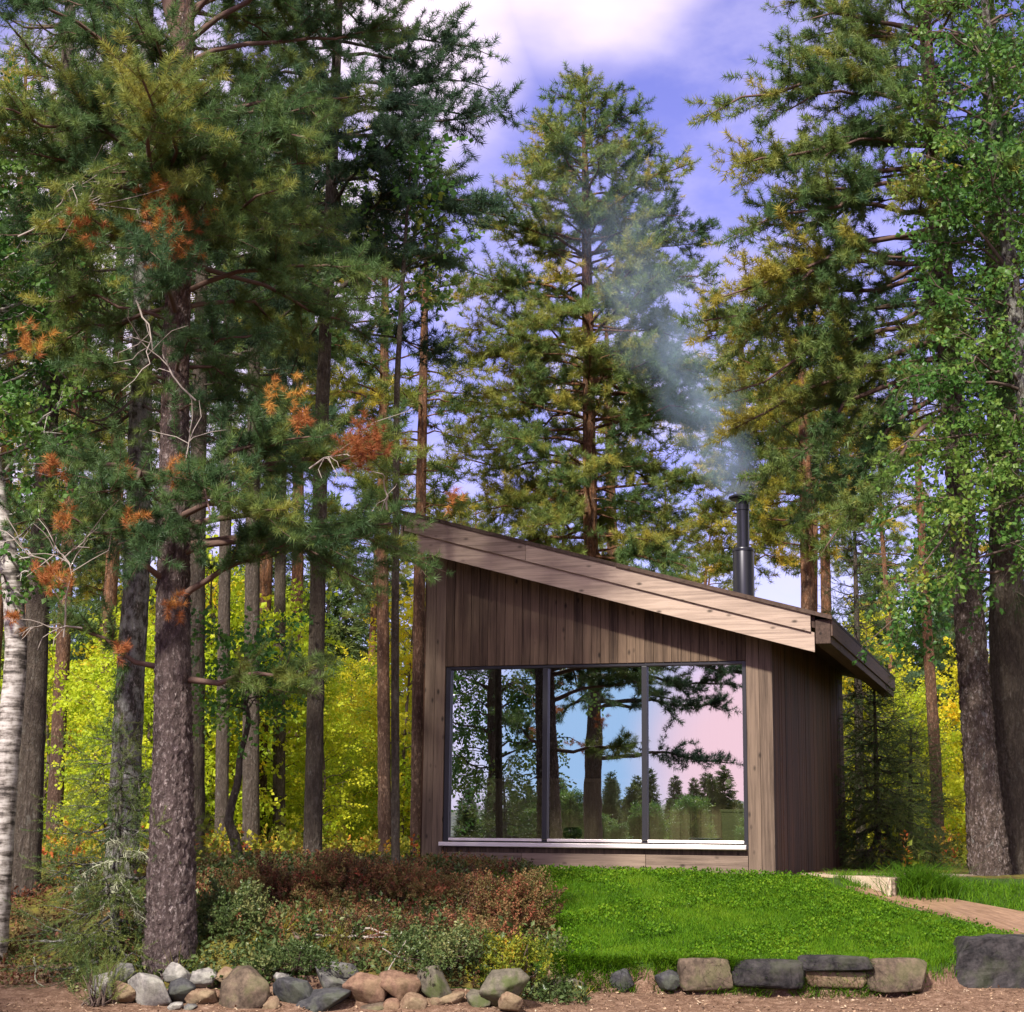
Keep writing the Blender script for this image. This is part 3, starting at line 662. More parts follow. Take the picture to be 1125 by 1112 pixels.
def dress(prims, rg, tm, fol, brn, sec_step=.17, sec_len=.34, start=.3, tstep=.10, up=.3, tint0=.45, clump=.16, tscale=1.0, side_flat=.5, sec_tube=True, keep=1.0, grav=0., tdir=.35, tintfn=None, tint_out=.12):
    """secondary twigs and shoots on the primaries"""
    sec_step *= DENS; tstep *= DENS; tm_ = tm
    P0, P1, sg, rad = prims; B = len(P0); n = 8
    C = curve(P0, P1, sg, n, rg)
    r = rad[:, None]*np.linspace(1, .22, n)[None]
    V, Fq = tubes(C, r, 5); brn.add(V, Fq)
    Ls = np.linalg.norm(P1-P0, axis=1)
    S0 = []; SD = []; SL = []; ST = []
    for b in range(B):
        L = Ls[b]; k = max(3, int(L/sec_step))
        t = np.sort(rg.uniform(start, 1, k)); t[-1] = 1
        pt, tg = along(C[b:b+1], t[None]); pt, tg = pt[0], tg[0]
        side = nrm(np.cross(tg, [0, 0, 1.])+1e-6)*np.where(np.arange(k) % 2 == 0, 1, -1)[:, None]
        ca = rg.uniform(.35, 1.0, (k, 1))
        d = tg*ca+side*(1-ca*.5)*rg.uniform(.5, 1.1, (k, 1))+np.array([0, 0, 1.])*rg.normal(size=(k, 1))*(1-side_flat)*.8+np.array([0, 0, 1.])*(.18*up-grav)
        d[-1] = tg[-1]
        l = (sec_len*L*(1.25-t)+.12)*rg.uniform(.6, 1.25, k); l[-1] = .16
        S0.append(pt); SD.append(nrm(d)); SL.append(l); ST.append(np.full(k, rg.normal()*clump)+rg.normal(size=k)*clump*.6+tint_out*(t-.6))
    S0 = np.concatenate(S0); SD = np.concatenate(SD); SL = np.concatenate(SL); ST = np.concatenate(ST)
    if keep < 1: m = rg.random(len(S0)) < keep; S0, SD, SL, ST = S0[m], SD[m], SL[m], ST[m]
    sag = SL*rg.normal(size=len(SL))*.05
    E = S0+SD*SL[:, None]; E[:, 2] -= grav*SL*.5
    C2 = curve(S0, E, sag, 4, rg, .05)
    if sec_tube:
        V, Fq = tubes(C2, np.outer(np.full(len(S0), .0042*tscale), np.linspace(1.1, .4, 4)), 3); brn.add(V, Fq)
    pos = []; D = []; T = []
    kmax = int(np.ceil(SL.max()/tstep))+1
    for j in range(kmax):
        m = (SL > j*tstep*.8)
        if not m.any(): continue
        t = np.where(j == 0, 1.0, np.clip(1-(j+rg.uniform(-.4, .4, m.sum()))*tstep/np.maximum(SL[m], .05), .12, 1.))[:, None] if j else np.full((m.sum(), 1), .98)
        p, tg = along(C2[m], t); p, tg = p[:, 0], tg[:, 0]
        d = tg+rg.normal(size=p.shape)*(.15 if j == 0 else .6)+np.array([0, 0, up])
        pos.append(p); D.append(d); T.append(ST[m])
    pos = np.concatenate(pos); D = nrm(np.concatenate(D)); T = np.concatenate(T)
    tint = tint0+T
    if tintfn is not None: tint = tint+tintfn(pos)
    which = rg.integers(0, len(tm), len(pos))
    for k in range(len(tm)):
        m = which == k
        scatter(fol, tm[k], pos[m], D[m], tscale*rg.uniform(.75, 1.25, m.sum()), tint[m], rg)
    return pos
rt_ = np.random.default_rng(21)
T_near = [brush(44, .065, .060, .0050, 1.45, rt_) for _ in range(4)]
T_mid = [brush(32, .085, .072, .0085, 1.45, rt_) for _ in range(4)]
T_far = [brush(18, .13, .12, .018, 1.4, rt_) for _ in range(4)]
T_spr = [brush(34, .16, .024, .0045, 1.15, rt_) for _ in range(4)]
T_sprfar = [brush(20, .30, .10, .03, 1.1, rt_) for _ in range(4)]
T_leaf = [leafspray(8, .22, .050, rt_, .8) for _ in range(5)]
T_aspen = [leafspray(7, .24, .062, rt_, .9) for _ in range(5)]
T_leaffar = [leafspray(14, .34, .062, rt_, .85) for _ in range(5)]

def tree(name, label, cat, pts, radii, mk, barkm, folm, group=None, trunk_n=60, sides=14, rough=.03, branchm=None, rg=None):
    """pts: world polyline of the trunk; mk(C, rr, rg, fol, brn) grows the crown (local coordinates)"""
    rg = rg or np.random.default_rng(abs(hash(label)) % 2**31 if False else sum(map(ord, label))*7+len(label))
    pts = np.asarray(pts, float); base = pts[0].copy(); base[2] = pts[0][2]
    root = empty(name, base, 0, label, cat, group)
    tb = MB(); C, rr = build_trunk(tb, pts-base, radii, trunk_n, sides, rough, rg)
    fol, brn = MB(), MB()
    mk(C, rr, rg, fol, brn, base)
    tb.build('trunk', barkm, root, smooth=True)
    if brn.n: brn.build('branches', branchm or barkm, root, smooth=True)
    if fol.n: fol.build('crown', folm, root)
    return root
def trunk_px(lst, Y, ext=None, sink=.15):
    P = [at(x, y, Y) for x, y in lst]; 
    P[0] = np.array([P[0][0], P[0][1], H(P[0][0], P[0][1])-sink])
    if ext: 
        d = P[-1]-P[-2]; d = d/np.linalg.norm(d); P.append(P[-1]+d*ext)
    return np.array(P)
def rpx(ws, Y): return np.array(ws)/2/F*Y

# --- big pine, front left
YA = 12.6
ptsA = trunk_px([(190, 1010), (190, 850), (190, 700), (193, 400), (198, 230), (203, 60)], YA, 2.6)
rA = rpx([58, 43, 37, 30, 27, 22, 4], YA)
def limb(base, lst):
    """explicit limbs: (start px,py) -> (end px,py), start depth, end depth, sag"""
    B0 = []; B1 = []; sg = []; rd = []
    for (sx, sy, ex, ey, Ys, Ye, s, r) in lst:
        B0.append(at(sx, sy, Ys)-base); B1.append(at(ex, ey, Ye)-base); sg.append(s); rd.append(r)
    return [np.array(B0), np.array(B1), np.array(sg), np.array(rd)]
def mkA(C, rr, rg, fol, brn, base):
    lo = limb(base, [(195, 745, 345, 735, YA, 12.3, -.04, .028), (185, 735, 60, 650, YA, 12.4, -.12, .025), (195, 660, 310, 600, YA, 11.9, .02, .03), (190, 640, 60, 560, YA, 12.0, .0, .028),
        (195, 610, 430, 575, YA, 12.1, .1, .032), (195, 600, 400, 640, YA, 12.5, .15, .026), (190, 580, 20, 575, YA, 12.5, .1, .03), (195, 570, 300, 560, YA, 11.5, .1, .03), (190, 560, 110, 540, YA, 11.5, .1, .028),
        (195, 540, 440, 500, YA, 12.6, .08, .03), (195, 530, 340, 480, YA, 12.0, .05, .028), (190, 530, 40, 510, YA, 12.1, .08, .028), (192, 520, 230, 560, YA, 11.3, .1, .028), (192, 560, 160, 610, YA, 11.3, .1, .025),
        (201, 210, 120, 190, YA, 11.6, .0, .03), (201, 190, 190, 130, YA, 11.4, .0, .03), (201, 200, 260, 150, YA, 11.5, .0, .03), (201, 170, 90, 110, YA, 11.9, .0, .03), (201, 240, 300, 210, YA, 11.7, .0, .03), (201, 260, 60, 250, YA, 11.8, .0, .03), (201, 150, 230, 100, YA, 11.5, .0, .03), (201, 250, 200, 215, YA, 11.5, .0, .03), (201, 270, 250, 260, YA, 11.7, .0, .025), (201, 180, 330, 120, YA, 12.1, .0, .03), (201, 130, 150, 95, YA, 11.6, 0, .025), (201, 280, 150, 275, YA, 11.8, .0, .02),
        (195, 580, 470, 620, YA, 13.2, .2, .028), (195, 560, 420, 480, YA, 13.4, .08, .025), (190, 570, 60, 610, YA, 13.2, .1, .025)])
    dress(lo, rg, T_near, fol, brn, sec_step=.115, sec_len=.36, start=.30, tstep=.085, tint0=.38, up=.5, tscale=1.0)
    z0 = at(195, 440, YA)[2]-base[2]; z1 = C[-1, 2]
    pr = whorls(C, rr, z0, z1, lambda f: np.interp(f, [0, .15, .35, .8, 1], [.5, 1.5, 1.9, 1.4, .5]), .33, 6, .0, .35, rg, sag=.06)
    d_ = pr[1]-pr[0]; za, zb = at(203, 100, YA)[2]-base[2], at(203, 5, YA)[2]-base[2]
    ok = ~((pr[0][:, 2] > za-.35) & (pr[0][:, 2] < zb) & (d_[:, 1] < -.1) & (np.abs(d_[:, 0]) < 1.0)); pr = [v[ok] for v in pr]
    dress(pr, rg, T_near, fol, brn, sec_step=.125, sec_len=.36, start=.32, tstep=.09, tint0=.32, up=.45)
    # upper fork and a few bare dead twigs
    V, Fq = tubes(np.array([[at(203, 62, YA)-base, at(190, 20, YA)-base, at(178, -30, YA)-base, at(172, -120, YA)-base]]), np.array([[.07, .062, .055, .03]]), 9); brn.add(V, Fq)
rootA = tree('pine_tree', 'large front pine at the left with rust-coloured dead needle clumps, above the boulders', 'tree', ptsA, rA, mkA, M['pine_bark'], M['needle'], trunk_n=420, sides=56, rough=.05, branchm=M['redtwig'])
# dead needle clusters and dead twigs of the big pine
dn = MB(); rg = np.random.default_rng(5)
for (x, y, r, k, tt) in [(62, 515, 15, 16, .45), (195, 520, 22, 26, .5), (332, 462, 12, 16, .6), (405, 485, 30, 60, .25), (392, 500, 20, 26, .3), (500, 545, 12, 8, .5), (70, 572, 12, 14, .55), (150, 575, 16, 20, .5), (55, 632, 22, 34, .5),
                         (18, 678, 10, 10, .6), (180, 250, 48, 110, .55), (172, 212, 22, 22, .95), (190, 668, 14, 16, .5), (140, 520, 9, 8, .5), (310, 430, 26, 20, .9), (100, 245, 30, 20, .4), (35, 380, 26, 20, .7), (130, 715, 14, 12, .4)]:
    k = int(k*.8); pos = np.array([at(x+rg.normal()*r*.42, y+rg.normal()*r*.42, 11.6+rg.normal()*.1) for _ in range(k)])-ptsA[0]
    D = nrm(rg.normal(size=(k, 3))+np.array([0, 0, .6])); scatter(dn, T_near[0], pos, D, rg.uniform(.7, 1.0, k), np.full(k, tt), rg, .3)
dn.build('dead_needles', M['needle_dead'], rootA)
for (x, y, ex, ey, k) in [(70, 700, 62, 590, 5), (70, 640, 15, 590, 3), (66, 620, 95, 590, 3), (90, 690, 40, 690, 4), (195, 560, 205, 470, 3), (60, 230, 110, 190, 4), (20, 260, 110, 225, 5), (150, 330, 165, 400, 3), (215, 440, 150, 370, 2), (425, 560, 420, 520, 2), (340, 515, 400, 500, 4)]:
    dt = MB()
    a, b = at(x, y, 11.9)-ptsA[0], at(ex, ey, 11.75)-ptsA[0]
    C = curve(a[None], b[None], np.array([.02]), 7, rg, .07); V, Fq = tubes(C, np.linspace(.008, .003, 7)[None], 5); dt.add(V, Fq)
    for j in range(k*2):
        p, tg = along(C, np.array([[rg.uniform(.3, 1)]])); e = p[0]+(tg[0]+rg.normal(size=3)*.9)*rg.uniform(.08, .2)
        V, Fq = tubes(curve(p[0], e, np.array([.01]), 4, rg, .1), np.array([[(.004), .0035, .003, .002]]), 4); dt.add(V, Fq)
    dt.build('dead_twig', M['greytwig'], rootA, smooth=True)

# --- dark pine behind it
def mk_pine(z0f, prof, step=.27, per=5, e0=-.1, e1=.5, tm=T_mid, sec_step=.16, tstep=.11, tint0=.45, start=.3, sag=.05, up=.4, tscale=1.0, extra=None, tintfn=None, sec_len=.34, top=None):
    def mk(C, rr, rg, fol, brn, base):
        z1 = C[-1, 2]; z0 = z0f-base[2] if z0f > 0 else z1*(-z0f)
        pr = whorls(C, rr, z0, z1, prof, step, per, e0, e1, rg, sag=sag)
        if extra: pr = join(pr, limb(base, extra))
        tf = (lambda p: tintfn(p+base)) if tintfn else None
        dress(pr, rg, tm, fol, brn, sec_step=sec_step, sec_len=sec_len, start=start, tstep=tstep, tint0=tint0, up=up, tscale=tscale, tintfn=tf)
        k = 14
        D = nrm(rg.normal(size=(k, 3))*.5+np.array([0, 0, 1])); scatter(fol, tm[0], np.repeat(C[-1:], k, 0)-np.array([0, 0, .1])+rg.normal(size=(k, 3))*.06, D, np.full(k, tscale), np.full(k, tint0), rg)
    return mk
YB = 16.5
pB = trunk_px([(345, 905), (348, 700), (352, 500), (362, 250), (370, 60)], YB, 2.2)
tree('pine_tree', 'dark blue-green pine left of the open sky, top branches reaching right', 'tree', pB, rpx([21, 18, 16, 14, 11, 3], YB),
     mk_pine(at(352, 340, YB)[2], lambda f: np.interp(f, [0, .2, .5, .8, 1], [1.1, 1.5, 1.5, 1.2, .5]), .34, 5, -.15, .35, T_mid, .15, .10, .38,
     extra=[(368, 150, 525, 128, YB, YB-.1, -.04, .03), (368, 60, 485, 55, YB, YB, -.04, .025), (360, 300, 500, 290, YB, YB-.4, .1, .03), (358, 330, 490, 235, YB, YB, .0, .03), (365, 180, 490, 190, YB, YB-.5, .05, .03)]), M['dark_bark'], M['needle_dark'], sides=12)
# --- slender aspen by the dark pine
YC = 15.6
def mk_leafy(z0f, prof, step=.2, per=4, e0=.2, e1=.8, tm=T_leaf, sec_step=.14, tstep=.12, tint0=.45, start=.2, grav=.15, extra=None, tscale=1.0, up=-.25, sec_len=.4, keep=1.0):
    def mk(C, rr, rg, fol, brn, base):
        z1 = C[-1, 2]; z0 = z0f-base[2] if z0f > 0 else z1*(-z0f)
        pr = whorls(C, rr, z0, z1, prof, step, per, e0, e1, rg, sag=.06)
        if extra: pr = join(pr, limb(base, extra))
        dress(pr, rg, tm, fol, brn, sec_step=sec_step, sec_len=sec_len, start=start, tstep=tstep, tint0=tint0, up=up, grav=grav, side_flat=.2, tscale=tscale, clump=.12, keep=keep)
    return mk
pC = trunk_px([(436, 930), (434, 700), (436, 420), (446, 250), (452, 175)], YC)
tree('aspen_tree', 'slender leafy aspen between the dark pine and the open sky', 'tree', pC, rpx([10, 9, 7, 4, 2], YC), mk_leafy(at(436, 330, YC)[2], lambda f: np.interp(f, [0, .4, 1], [.5, .55, .25]), .26, 3, .1, .7, T_aspen, .2, .17, .5), M['dark_bark'], M['birch_leaf'], sides=10)
# --- spruces at the left edge
def mk_spruce(z0f, prof, step=.3, per=6, e0=-.35, e1=.35, tm=T_spr, sec_step=.12, tstep=.11, tint0=.4, start=.15, extra=None, tscale=1.0, keep=1., sec_len=.3):
    def mk(C, rr, rg, fol, brn, base):
        z1 = C[-1, 2]; z0 = z0f-base[2] if z0f > 0 else z1*(-z0f)
        pr = whorls(C, rr, z0, z1, prof, step, per, e0, e1, rg, sag=-.12)
        if extra: pr = join(pr, limb(base, extra))
        dress(pr, rg, tm, fol, brn, sec_step=sec_step, sec_len=sec_len, start=start, tstep=tstep, tint0=tint0, up=0., grav=.25, side_flat=.75, tscale=tscale, keep=keep, sec_tube=True)
        k = 10; D = nrm(rg.normal(size=(k, 3))*.35+np.array([0, 0, 1])); scatter(fol, tm[0], np.repeat(C[-1:], k, 0)-np.array([0, 0, .12]), D, np.full(k, tscale), np.full(k, tint0), rg)
    return mk
YD = 15.3
pD = trunk_px([(135, 945), (140, 800), (150, 640), (157, 350), (161, 100)], YD, 2.5)
tree('spruce_tree', 'tall spruce with pale lichen on its grey trunk, just left of the large front pine', 'tree', pD, rpx([38, 32, 29, 23, 19, 3], YD), mk_spruce(at(150, 560, YD)[2], lambda f: np.interp(f, [0, .2, .7, 1], [.8, 1.0, .8, .3]), .5, 5, tint0=.4, keep=.55), M['lichen_bark'], M['spruce'], trunk_n=100, sides=18, branchm=M['twig'])
YE = 15.0
pE = trunk_px([(28, 970), (36, 800), (42, 650), (60, 350), (75, 50)], YE, 2.)
tree('spruce_tree', 'dark-barked spruce behind the white birch at the left edge', 'tree', pE, rpx([34, 28, 25, 20, 15, 3], YE), mk_spruce(at(45, 480, YE)[2], lambda f: np.interp(f, [0, .3, .7, 1], [.9, 1.1, .9, .4]), .4, 5, tint0=.45, keep=.65), M['dark_bark'], M['spruce'], trunk_n=90, sides=16, branchm=M['twig'])
YF = 13.4
pF = trunk_px([(-6, 1010), (6, 850), (19, 715), (11, 620), (-6, 520), (-26, 380), (-45, 200)], YF, 1.5)
tree('birch_tree', 'white birch trunk at the far left edge', 'tree', pF, rpx([32, 27, 24, 21, 18, 14, 10, 3], YF), mk_leafy(at(0, 640, YF)[2], lambda f: np.interp(f, [0, .5, 1], [.3, .9, .3]), .25, 4, .1, .7, T_leaf, .15, .12, .5,
     extra=[(4, 520, 70, 440, YF, YF-.3, .05, .015), (8, 600, 50, 560, YF, YF-.2, .02, .012)]), M['birch_bark'], M['birch_leaf'], trunk_n=120, sides=18)

# --- centre pine behind the cabin
YM = 27.
pM = trunk_px([(652, 930), (649, 600), (645, 300), (641, 96)], YM)
hM = pM[-1][2]
sunnyM = lambda p: -.09*np.clip(p[:, 0]-1.2, -1.5, 1.5)-.02*(p[:, 2]-6)  # sunlit left side painted into the needle tint, yellower towards the left
tree('pine_tree', 'tall olive-green pine standing alone against the sky behind the cabin', 'tree', pM, rpx([20, 16, 12, 4], YM),
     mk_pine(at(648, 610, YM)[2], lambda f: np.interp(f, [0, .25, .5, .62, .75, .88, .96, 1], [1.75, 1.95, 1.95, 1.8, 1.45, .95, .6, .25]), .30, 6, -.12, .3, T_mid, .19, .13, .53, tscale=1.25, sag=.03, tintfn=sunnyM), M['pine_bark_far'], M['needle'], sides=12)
YM2 = 33.
pM2 = trunk_px([(680, 930), (674, 640), (668, 430)], YM2, 1.5)
tree('pine_tree', 'orange-trunked pine just right of the tall lone pine behind the cabin', 'tree', pM2, rpx([16, 13, 9, 3], YM2), mk_pine(at(672, 500, YM2)[2], lambda f: np.interp(f, [0, .5, 1], [1.2, 1.2, .4]), .35, 5, -.1, .4, T_far, .25, .2, .6), M['pine_bark_far'], M['needle_warm'], sides=10)
# --- pines left of the cabin
for (lst, Y, ws, z0, prof, lab, mat, t0) in [
    ([(424, 922), (420, 600), (423, 330)], 24., [15, 13, 9, 3], 540, [1.2, 1.5, 1.2, .4], 'yellow-green pine with a thin reddish trunk, left of the cabin roof corner', 'needle_warm', .5),
    ([(458, 930), (461, 615), (466, 370)], 21.5, [14, 13, 9, 3], 560, [.8, .9, .7, .3], 'slim pine whose trunk stands right against the left corner of the cabin', 'needle_warm', .35),
    ([(216, 900), (214, 700), (222, 300)], 18.5, [24, 22, 14, 3], 420, [1.2, 1.5, 1.2, .4], 'grey-trunked pine half hidden behind the large front pine', 'needle', .4),
    ([(277, 915), (276, 780), (280, 300)], 23., [20, 18, 12, 3], 500, [1.3, 1.6, 1.3, .4], 'dark pine trunk standing behind the crooked sapling', 'needle_dark', .5),
    ([(245, 900), (246, 700), (252, 250)], 26., [15, 14, 10, 3], 520, [1.3, 1.6, 1.3, .4], 'thin straight pine trunk just right of the large front pine', 'needle', .45),
    ([(308, 905), (307, 700), (312, 300)], 29., [14, 13, 10, 3], 560, [1.3, 1.6, 1.3, .4], 'thin pine trunk between the crooked sapling and the dark pine', 'needle', .5)]:
    P = trunk_px(lst, Y, 1.6)
    tree('pine_tree', lab, 'tree', P, rpx(ws, Y), mk_pine(at(lst[1][0], z0, Y)[2], lambda f, p=prof: np.interp(f, [0, .3, .7, 1], p)*.8, .5, 4, -.1, .4, T_mid, .2, .15, t0, tscale=1.3), M['pine_bark_far'] if 'red' in lab or 'slim' in lab else M['dark_bark'], M[mat], sides=12)
# --- right of the chimney
for (lst, Y, ws, z0, prof, lab, t0) in [([(889, 940), (888, 668), (884, 480), (880, 380)], 25., [18, 16, 13, 9, 3], 600, [.9, 1.3, 1.2, .4], 'orange-trunked pine right of the chimney', .5),
    ([(909, 940), (908, 690), (904, 460)], 30., [13, 12, 9, 3], 560, [1.0, 1.4, 1.1, .4], 'thin orange pine trunk second to the right of the chimney', .6),
    ([(1030, 900), (1028, 840), (1018, 680), (1008, 500)], 32., [14, 13, 11, 8, 3], 480, [1.0, 1.4, 1.1, .4], 'orange pine trunk in front of the yellow birches at the right', .5),
    ([(822, 930), (818, 640), (815, 420)], 38., [13, 12, 9, 3], 620, [1.3, 1.7, 1.3, .4], 'olive pine right behind the chimney', .55)]:
    P = trunk_px(lst, Y, 1.4)
    tree('pine_tree', lab, 'tree', P, rpx(ws, Y), mk_pine(at(lst[1][0], z0, Y)[2], lambda f, p=prof: np.interp(f, [0, .3, .7, 1], p), .36, 5, -.15, .35, T_mid if Y < 28 else T_far, .22, .16, t0, tscale=1.3 if Y < 28 else 1.), M['pine_bark_far'], M['needle_warm'], sides=12)
# --- big right pine
YJ = 17.2
pJ = trunk_px([(1089, 978), (1078, 850), (1062, 640), (1044, 400), (1030, 230), (1018, 50)], YJ, 2.0)
sunnyJ = lambda p: -.16*np.clip(p[:, 0]-3.1, -1.6, 1.2)-.05  # sun on the left edge put into the needle tint, darker to the right
ext = []
re_ = np.random.default_rng(11)
for (sy, ex, ey) in [(75, 768, 128), (40, 885, 20), (110, 820, 190), (150, 800, 183), (180, 810, 255), (230, 790, 262), (250, 775, 330), (285, 765, 352), (300, 790, 390), (330, 770, 370), (350, 800, 430), (370, 800, 470), (390, 850, 470), (120, 860, 120), (200, 850, 230), (260, 850, 300), (330, 860, 420), (400, 830, 520), (420, 880, 560), (380, 940, 470), (290, 900, 350), (160, 900, 170), (60, 940, 40), (90, 880, 60), (450, 900, 600), (480, 940, 560)]:
    sx = np.interp(sy, [50, 230, 400, 640], [1018, 1030, 1044, 1062]); ext.append((sx, sy, ex+8, ey, YJ, YJ+re_.uniform(-1.0, .8), .10, .035))
tree('pine_tree', 'big spreading pine at the right with long branches drooping towards the chimney', 'tree', pJ, rpx([46, 35, 31, 25, 20, 15, 3], YJ),
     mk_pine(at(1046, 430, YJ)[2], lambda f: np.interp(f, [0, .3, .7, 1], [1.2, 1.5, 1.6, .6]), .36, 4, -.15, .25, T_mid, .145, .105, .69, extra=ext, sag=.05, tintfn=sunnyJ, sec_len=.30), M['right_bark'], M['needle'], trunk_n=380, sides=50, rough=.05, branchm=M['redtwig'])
YK = 18.2
pK = trunk_px([(1112, 965), (1108, 800), (1106, 650), (1098, 350), (1090, 100)], YK, 2.)
tree('spruce_tree', 'thick dark trunk right behind the big spreading pine at the right edge', 'tree', pK, rpx([46, 40, 37, 30, 22, 3], YK), mk_spruce(at(1106, 640, YK)[2], lambda f: np.interp(f, [0, .3, 1], [.8, 1.1, .4]), .4, 5), M['dark_bark'], M['spruce'], trunk_n=90, sides=18)
YL = 15.9
pL = trunk_px([(1178, 980), (1165, 800), (1135, 500), (1110, 300), (1090, 100), (1080, -20)], YL, 1.)
extL = [(1140, 540, 990, 640, YL, YL-.5, .15, .02), (1140, 560, 980, 560, YL, YL, .15, .02), (1130, 480, 975, 500, YL, YL-.3, .15, .02), (1125, 430, 985, 420, YL, YL-.4, .12, .02), (1140, 600, 1040, 640, YL, YL-.3, .12, .02), (1145, 620, 1100, 600, YL, YL-.8, .12, .02),
        (1120, 400, 1020, 300, YL, YL-.3, .1, .02), (1120, 420, 1060, 400, YL, YL-.8, .1, .02), (1130, 500, 1080, 520, YL, YL-.9, .1, .02), (1110, 300, 1010, 190, YL, YL-.2, .05, .02), (1105, 260, 1050, 150, YL, YL-.6, .05, .02), (1140, 620, 960, 700, YL, YL+.5, .2, .02)]
tree('birch_tree', 'leafy green birch hanging over the right edge', 'tree', pL, rpx([30, 26, 22, 18, 12, 8, 2], YL), mk_leafy(at(1120, 560, YL)[2], lambda f: np.interp(f, [0, .5, .8, 1], [.8, .85, .7, .4]), .24, 4, .0, .7, T_leaf, .15, .13, .48, extra=extL, keep=.8), M['lichen_bark'], M['birch_leaf'], trunk_n=80, sides=14, branchm=M['twig'])
# --- young spruces
YP = 20.5
pP = trunk_px([(965, 952), (963, 860), (960, 735)], YP)
tree('young_spruce', 'young dark spruce just right of the cabin side wall', 'tree', pP, rpx([9, 6, 2], YP), mk_spruce(-.08, lambda f: np.interp(f, [0, .3, 1], [.72, .62, .1]), .15, 6, -.3, .4, T_spr, .08, .08, .62, tscale=1.1, keep=.8), M['dark_bark'], M['spruce'], sides=8)
pQ = trunk_px([(1000, 945), (1000, 860), (1001, 800)], 22.)
tree('young_spruce', 'small spruce right of the young dark spruce by the cabin', 'tree', pQ, rpx([7, 5, 2], 22.), mk_spruce(-.08, lambda f: np.interp(f, [0, .3, 1], [.6, .5, .1]), .14, 6, -.3, .4, T_spr, .1, .1, .65), M['dark_bark'], M['spruce'], sides=8)
pQ = trunk_px([(946, 945), (943, 760), (938, 545)], 25.)
tree('spruce_tree', 'narrow dark spruce rising behind the low end of the cabin roof', 'tree', pQ, rpx([12, 9, 2], 25.), mk_spruce(-.2, lambda f: np.interp(f, [0, .3, 1], [.75, .62, .1]), .2, 6, -.3, .4, T_spr, .14, .12, .35, tscale=1.2), M['dark_bark'], M['spruce'], sides=8)
YS = 12.9
pS = trunk_px([(128, 1045), (126, 960), (132, 880), (130, 800)], YS)
rS = tree('young_spruce', 'young spruce draped in pale lichen at the foot of the large front pine', 'tree', pS, rpx([12, 9, 6, 2], YS), mk_spruce(-.04, lambda f: np.interp(f, [0, .35, 1], [.60, .55, .15]), .14, 5, -.25, .3, T_spr, .08, .075, .75, tscale=1.0, keep=.9), M['lichen_bark'], M['spruce'], sides=8)
lm = MB(); rg = np.random.default_rng(9)
for (x, y, ex, ey) in [(135, 935, 165, 945), (130, 945, 90, 965), (140, 940, 170, 935), (128, 960, 125, 1020), (130, 965, 160, 1010), (135, 960, 110, 1000), (150, 1000, 175, 1030), (120, 945, 80, 985), (138, 930, 118, 925)]:
    a, b = at(x, y, YS-.25)-pS[0], at(ex, ey, YS-.35)-pS[0]
    C = curve(a[None], b[None], np.array([.02]), 6, rg, .08); V, Fq = tubes(C, np.linspace(.007, .003, 6)[None], 4); lm.add(V, Fq)
    k = 70; p, _ = along(C, rg.random((1, k))); p = p[0]
    d = rg.normal(size=(k, 3))*.6+np.array([0, 0, -.5]); V, Fq = tubes(curve(p, p+nrm(d)*rg.uniform(.02, .07, (k, 1)), np.zeros(k), 4, rg, .15), np.tile([.0035, .003, .0025, .0015], (k, 1)), 3); lm.add(V, Fq)
lm.build('lichen', M['lichen'], rS)
# --- crooked sapling
YX = 16.6
pX = trunk_px([(266, 938), (258, 918), (250, 905), (255, 880), (262, 860), (263, 830), (268, 815), (274, 790), (266, 760), (270, 720)], YX)
tree('crooked_sapling', 'thin crooked dark sapling right of the large front pine', 'tree', pX, rpx([13, 12, 10, 9, 8, 7, 6, 6, 4, 3], YX), mk_leafy(-.75, lambda f: .5, .1, 3, .1, .7, T_leaf, .14, .12, .4), M['dark_bark'], M['birch_leaf'], sides=10, trunk_n=50)

# --- background forest: prototypes, then copies
def proto_pine(k, h, bare, prof, mat, lab, grp):
    rg = np.random.default_rng(100+k); P = np.array([[0, 0, -.2], [.05*rg.normal(), .05, h*.4], [.15*rg.normal(), .1, h*.8], [.2*rg.normal(), .1, h]])
    return tree('background_pine', lab, 'tree', P, [.14, .115, .07, .02], mk_pine(-bare, lambda f: np.interp(f, [0, .3, .7, 1], prof), .55, 4, -.15, .4, T_far, .27, .2, .5, tscale=1.25), M['pine_bark_far'], M[mat], grp, sides=9, trunk_n=24, rg=rg)
bgp = [proto_pine(0, 14, .52, [1.2, 1.8, 1.5, .5], 'needle', 'tall background pine with a bare straight trunk among the trees behind the cabin', 'background pines'),
       proto_pine(1, 13, .5, [1.1, 1.7, 1.4, .5], 'needle_warm', 'yellowish background pine with a bare straight trunk among the trees behind the cabin', 'yellowish background pines'),
       proto_pine(2, 15, .58, [1.4, 1.9, 1.5, .5], 'needle', 'tall background pine with a bare straight trunk among the trees behind the cabin', 'background pines'),
       proto_pine(3, 9, .25, [1.2, 1.5, 1.1, .4], 'needle_dark', 'short dark background pine among the trees behind the cabin', 'short dark background pines')]
used = [0]*len(bgp)
rg = np.random.default_rng(77)
def put(k, x, y, s, rz=None, pool=None, use=None):
    pool = pool or bgp; use = used if use is None else use
    o = pool[k] if use[k] == 0 else copy_tree(pool[k]); use[k] += 1
    o.location = (float(x), float(y), float(H(x, y))); o.scale = (s, s, s); o.rotation_euler = (0, 0, rg.random()*6.28 if rz is None else rz)
    return o
def pxx(px, Y): return (px-CX)/F*Y
spots = []
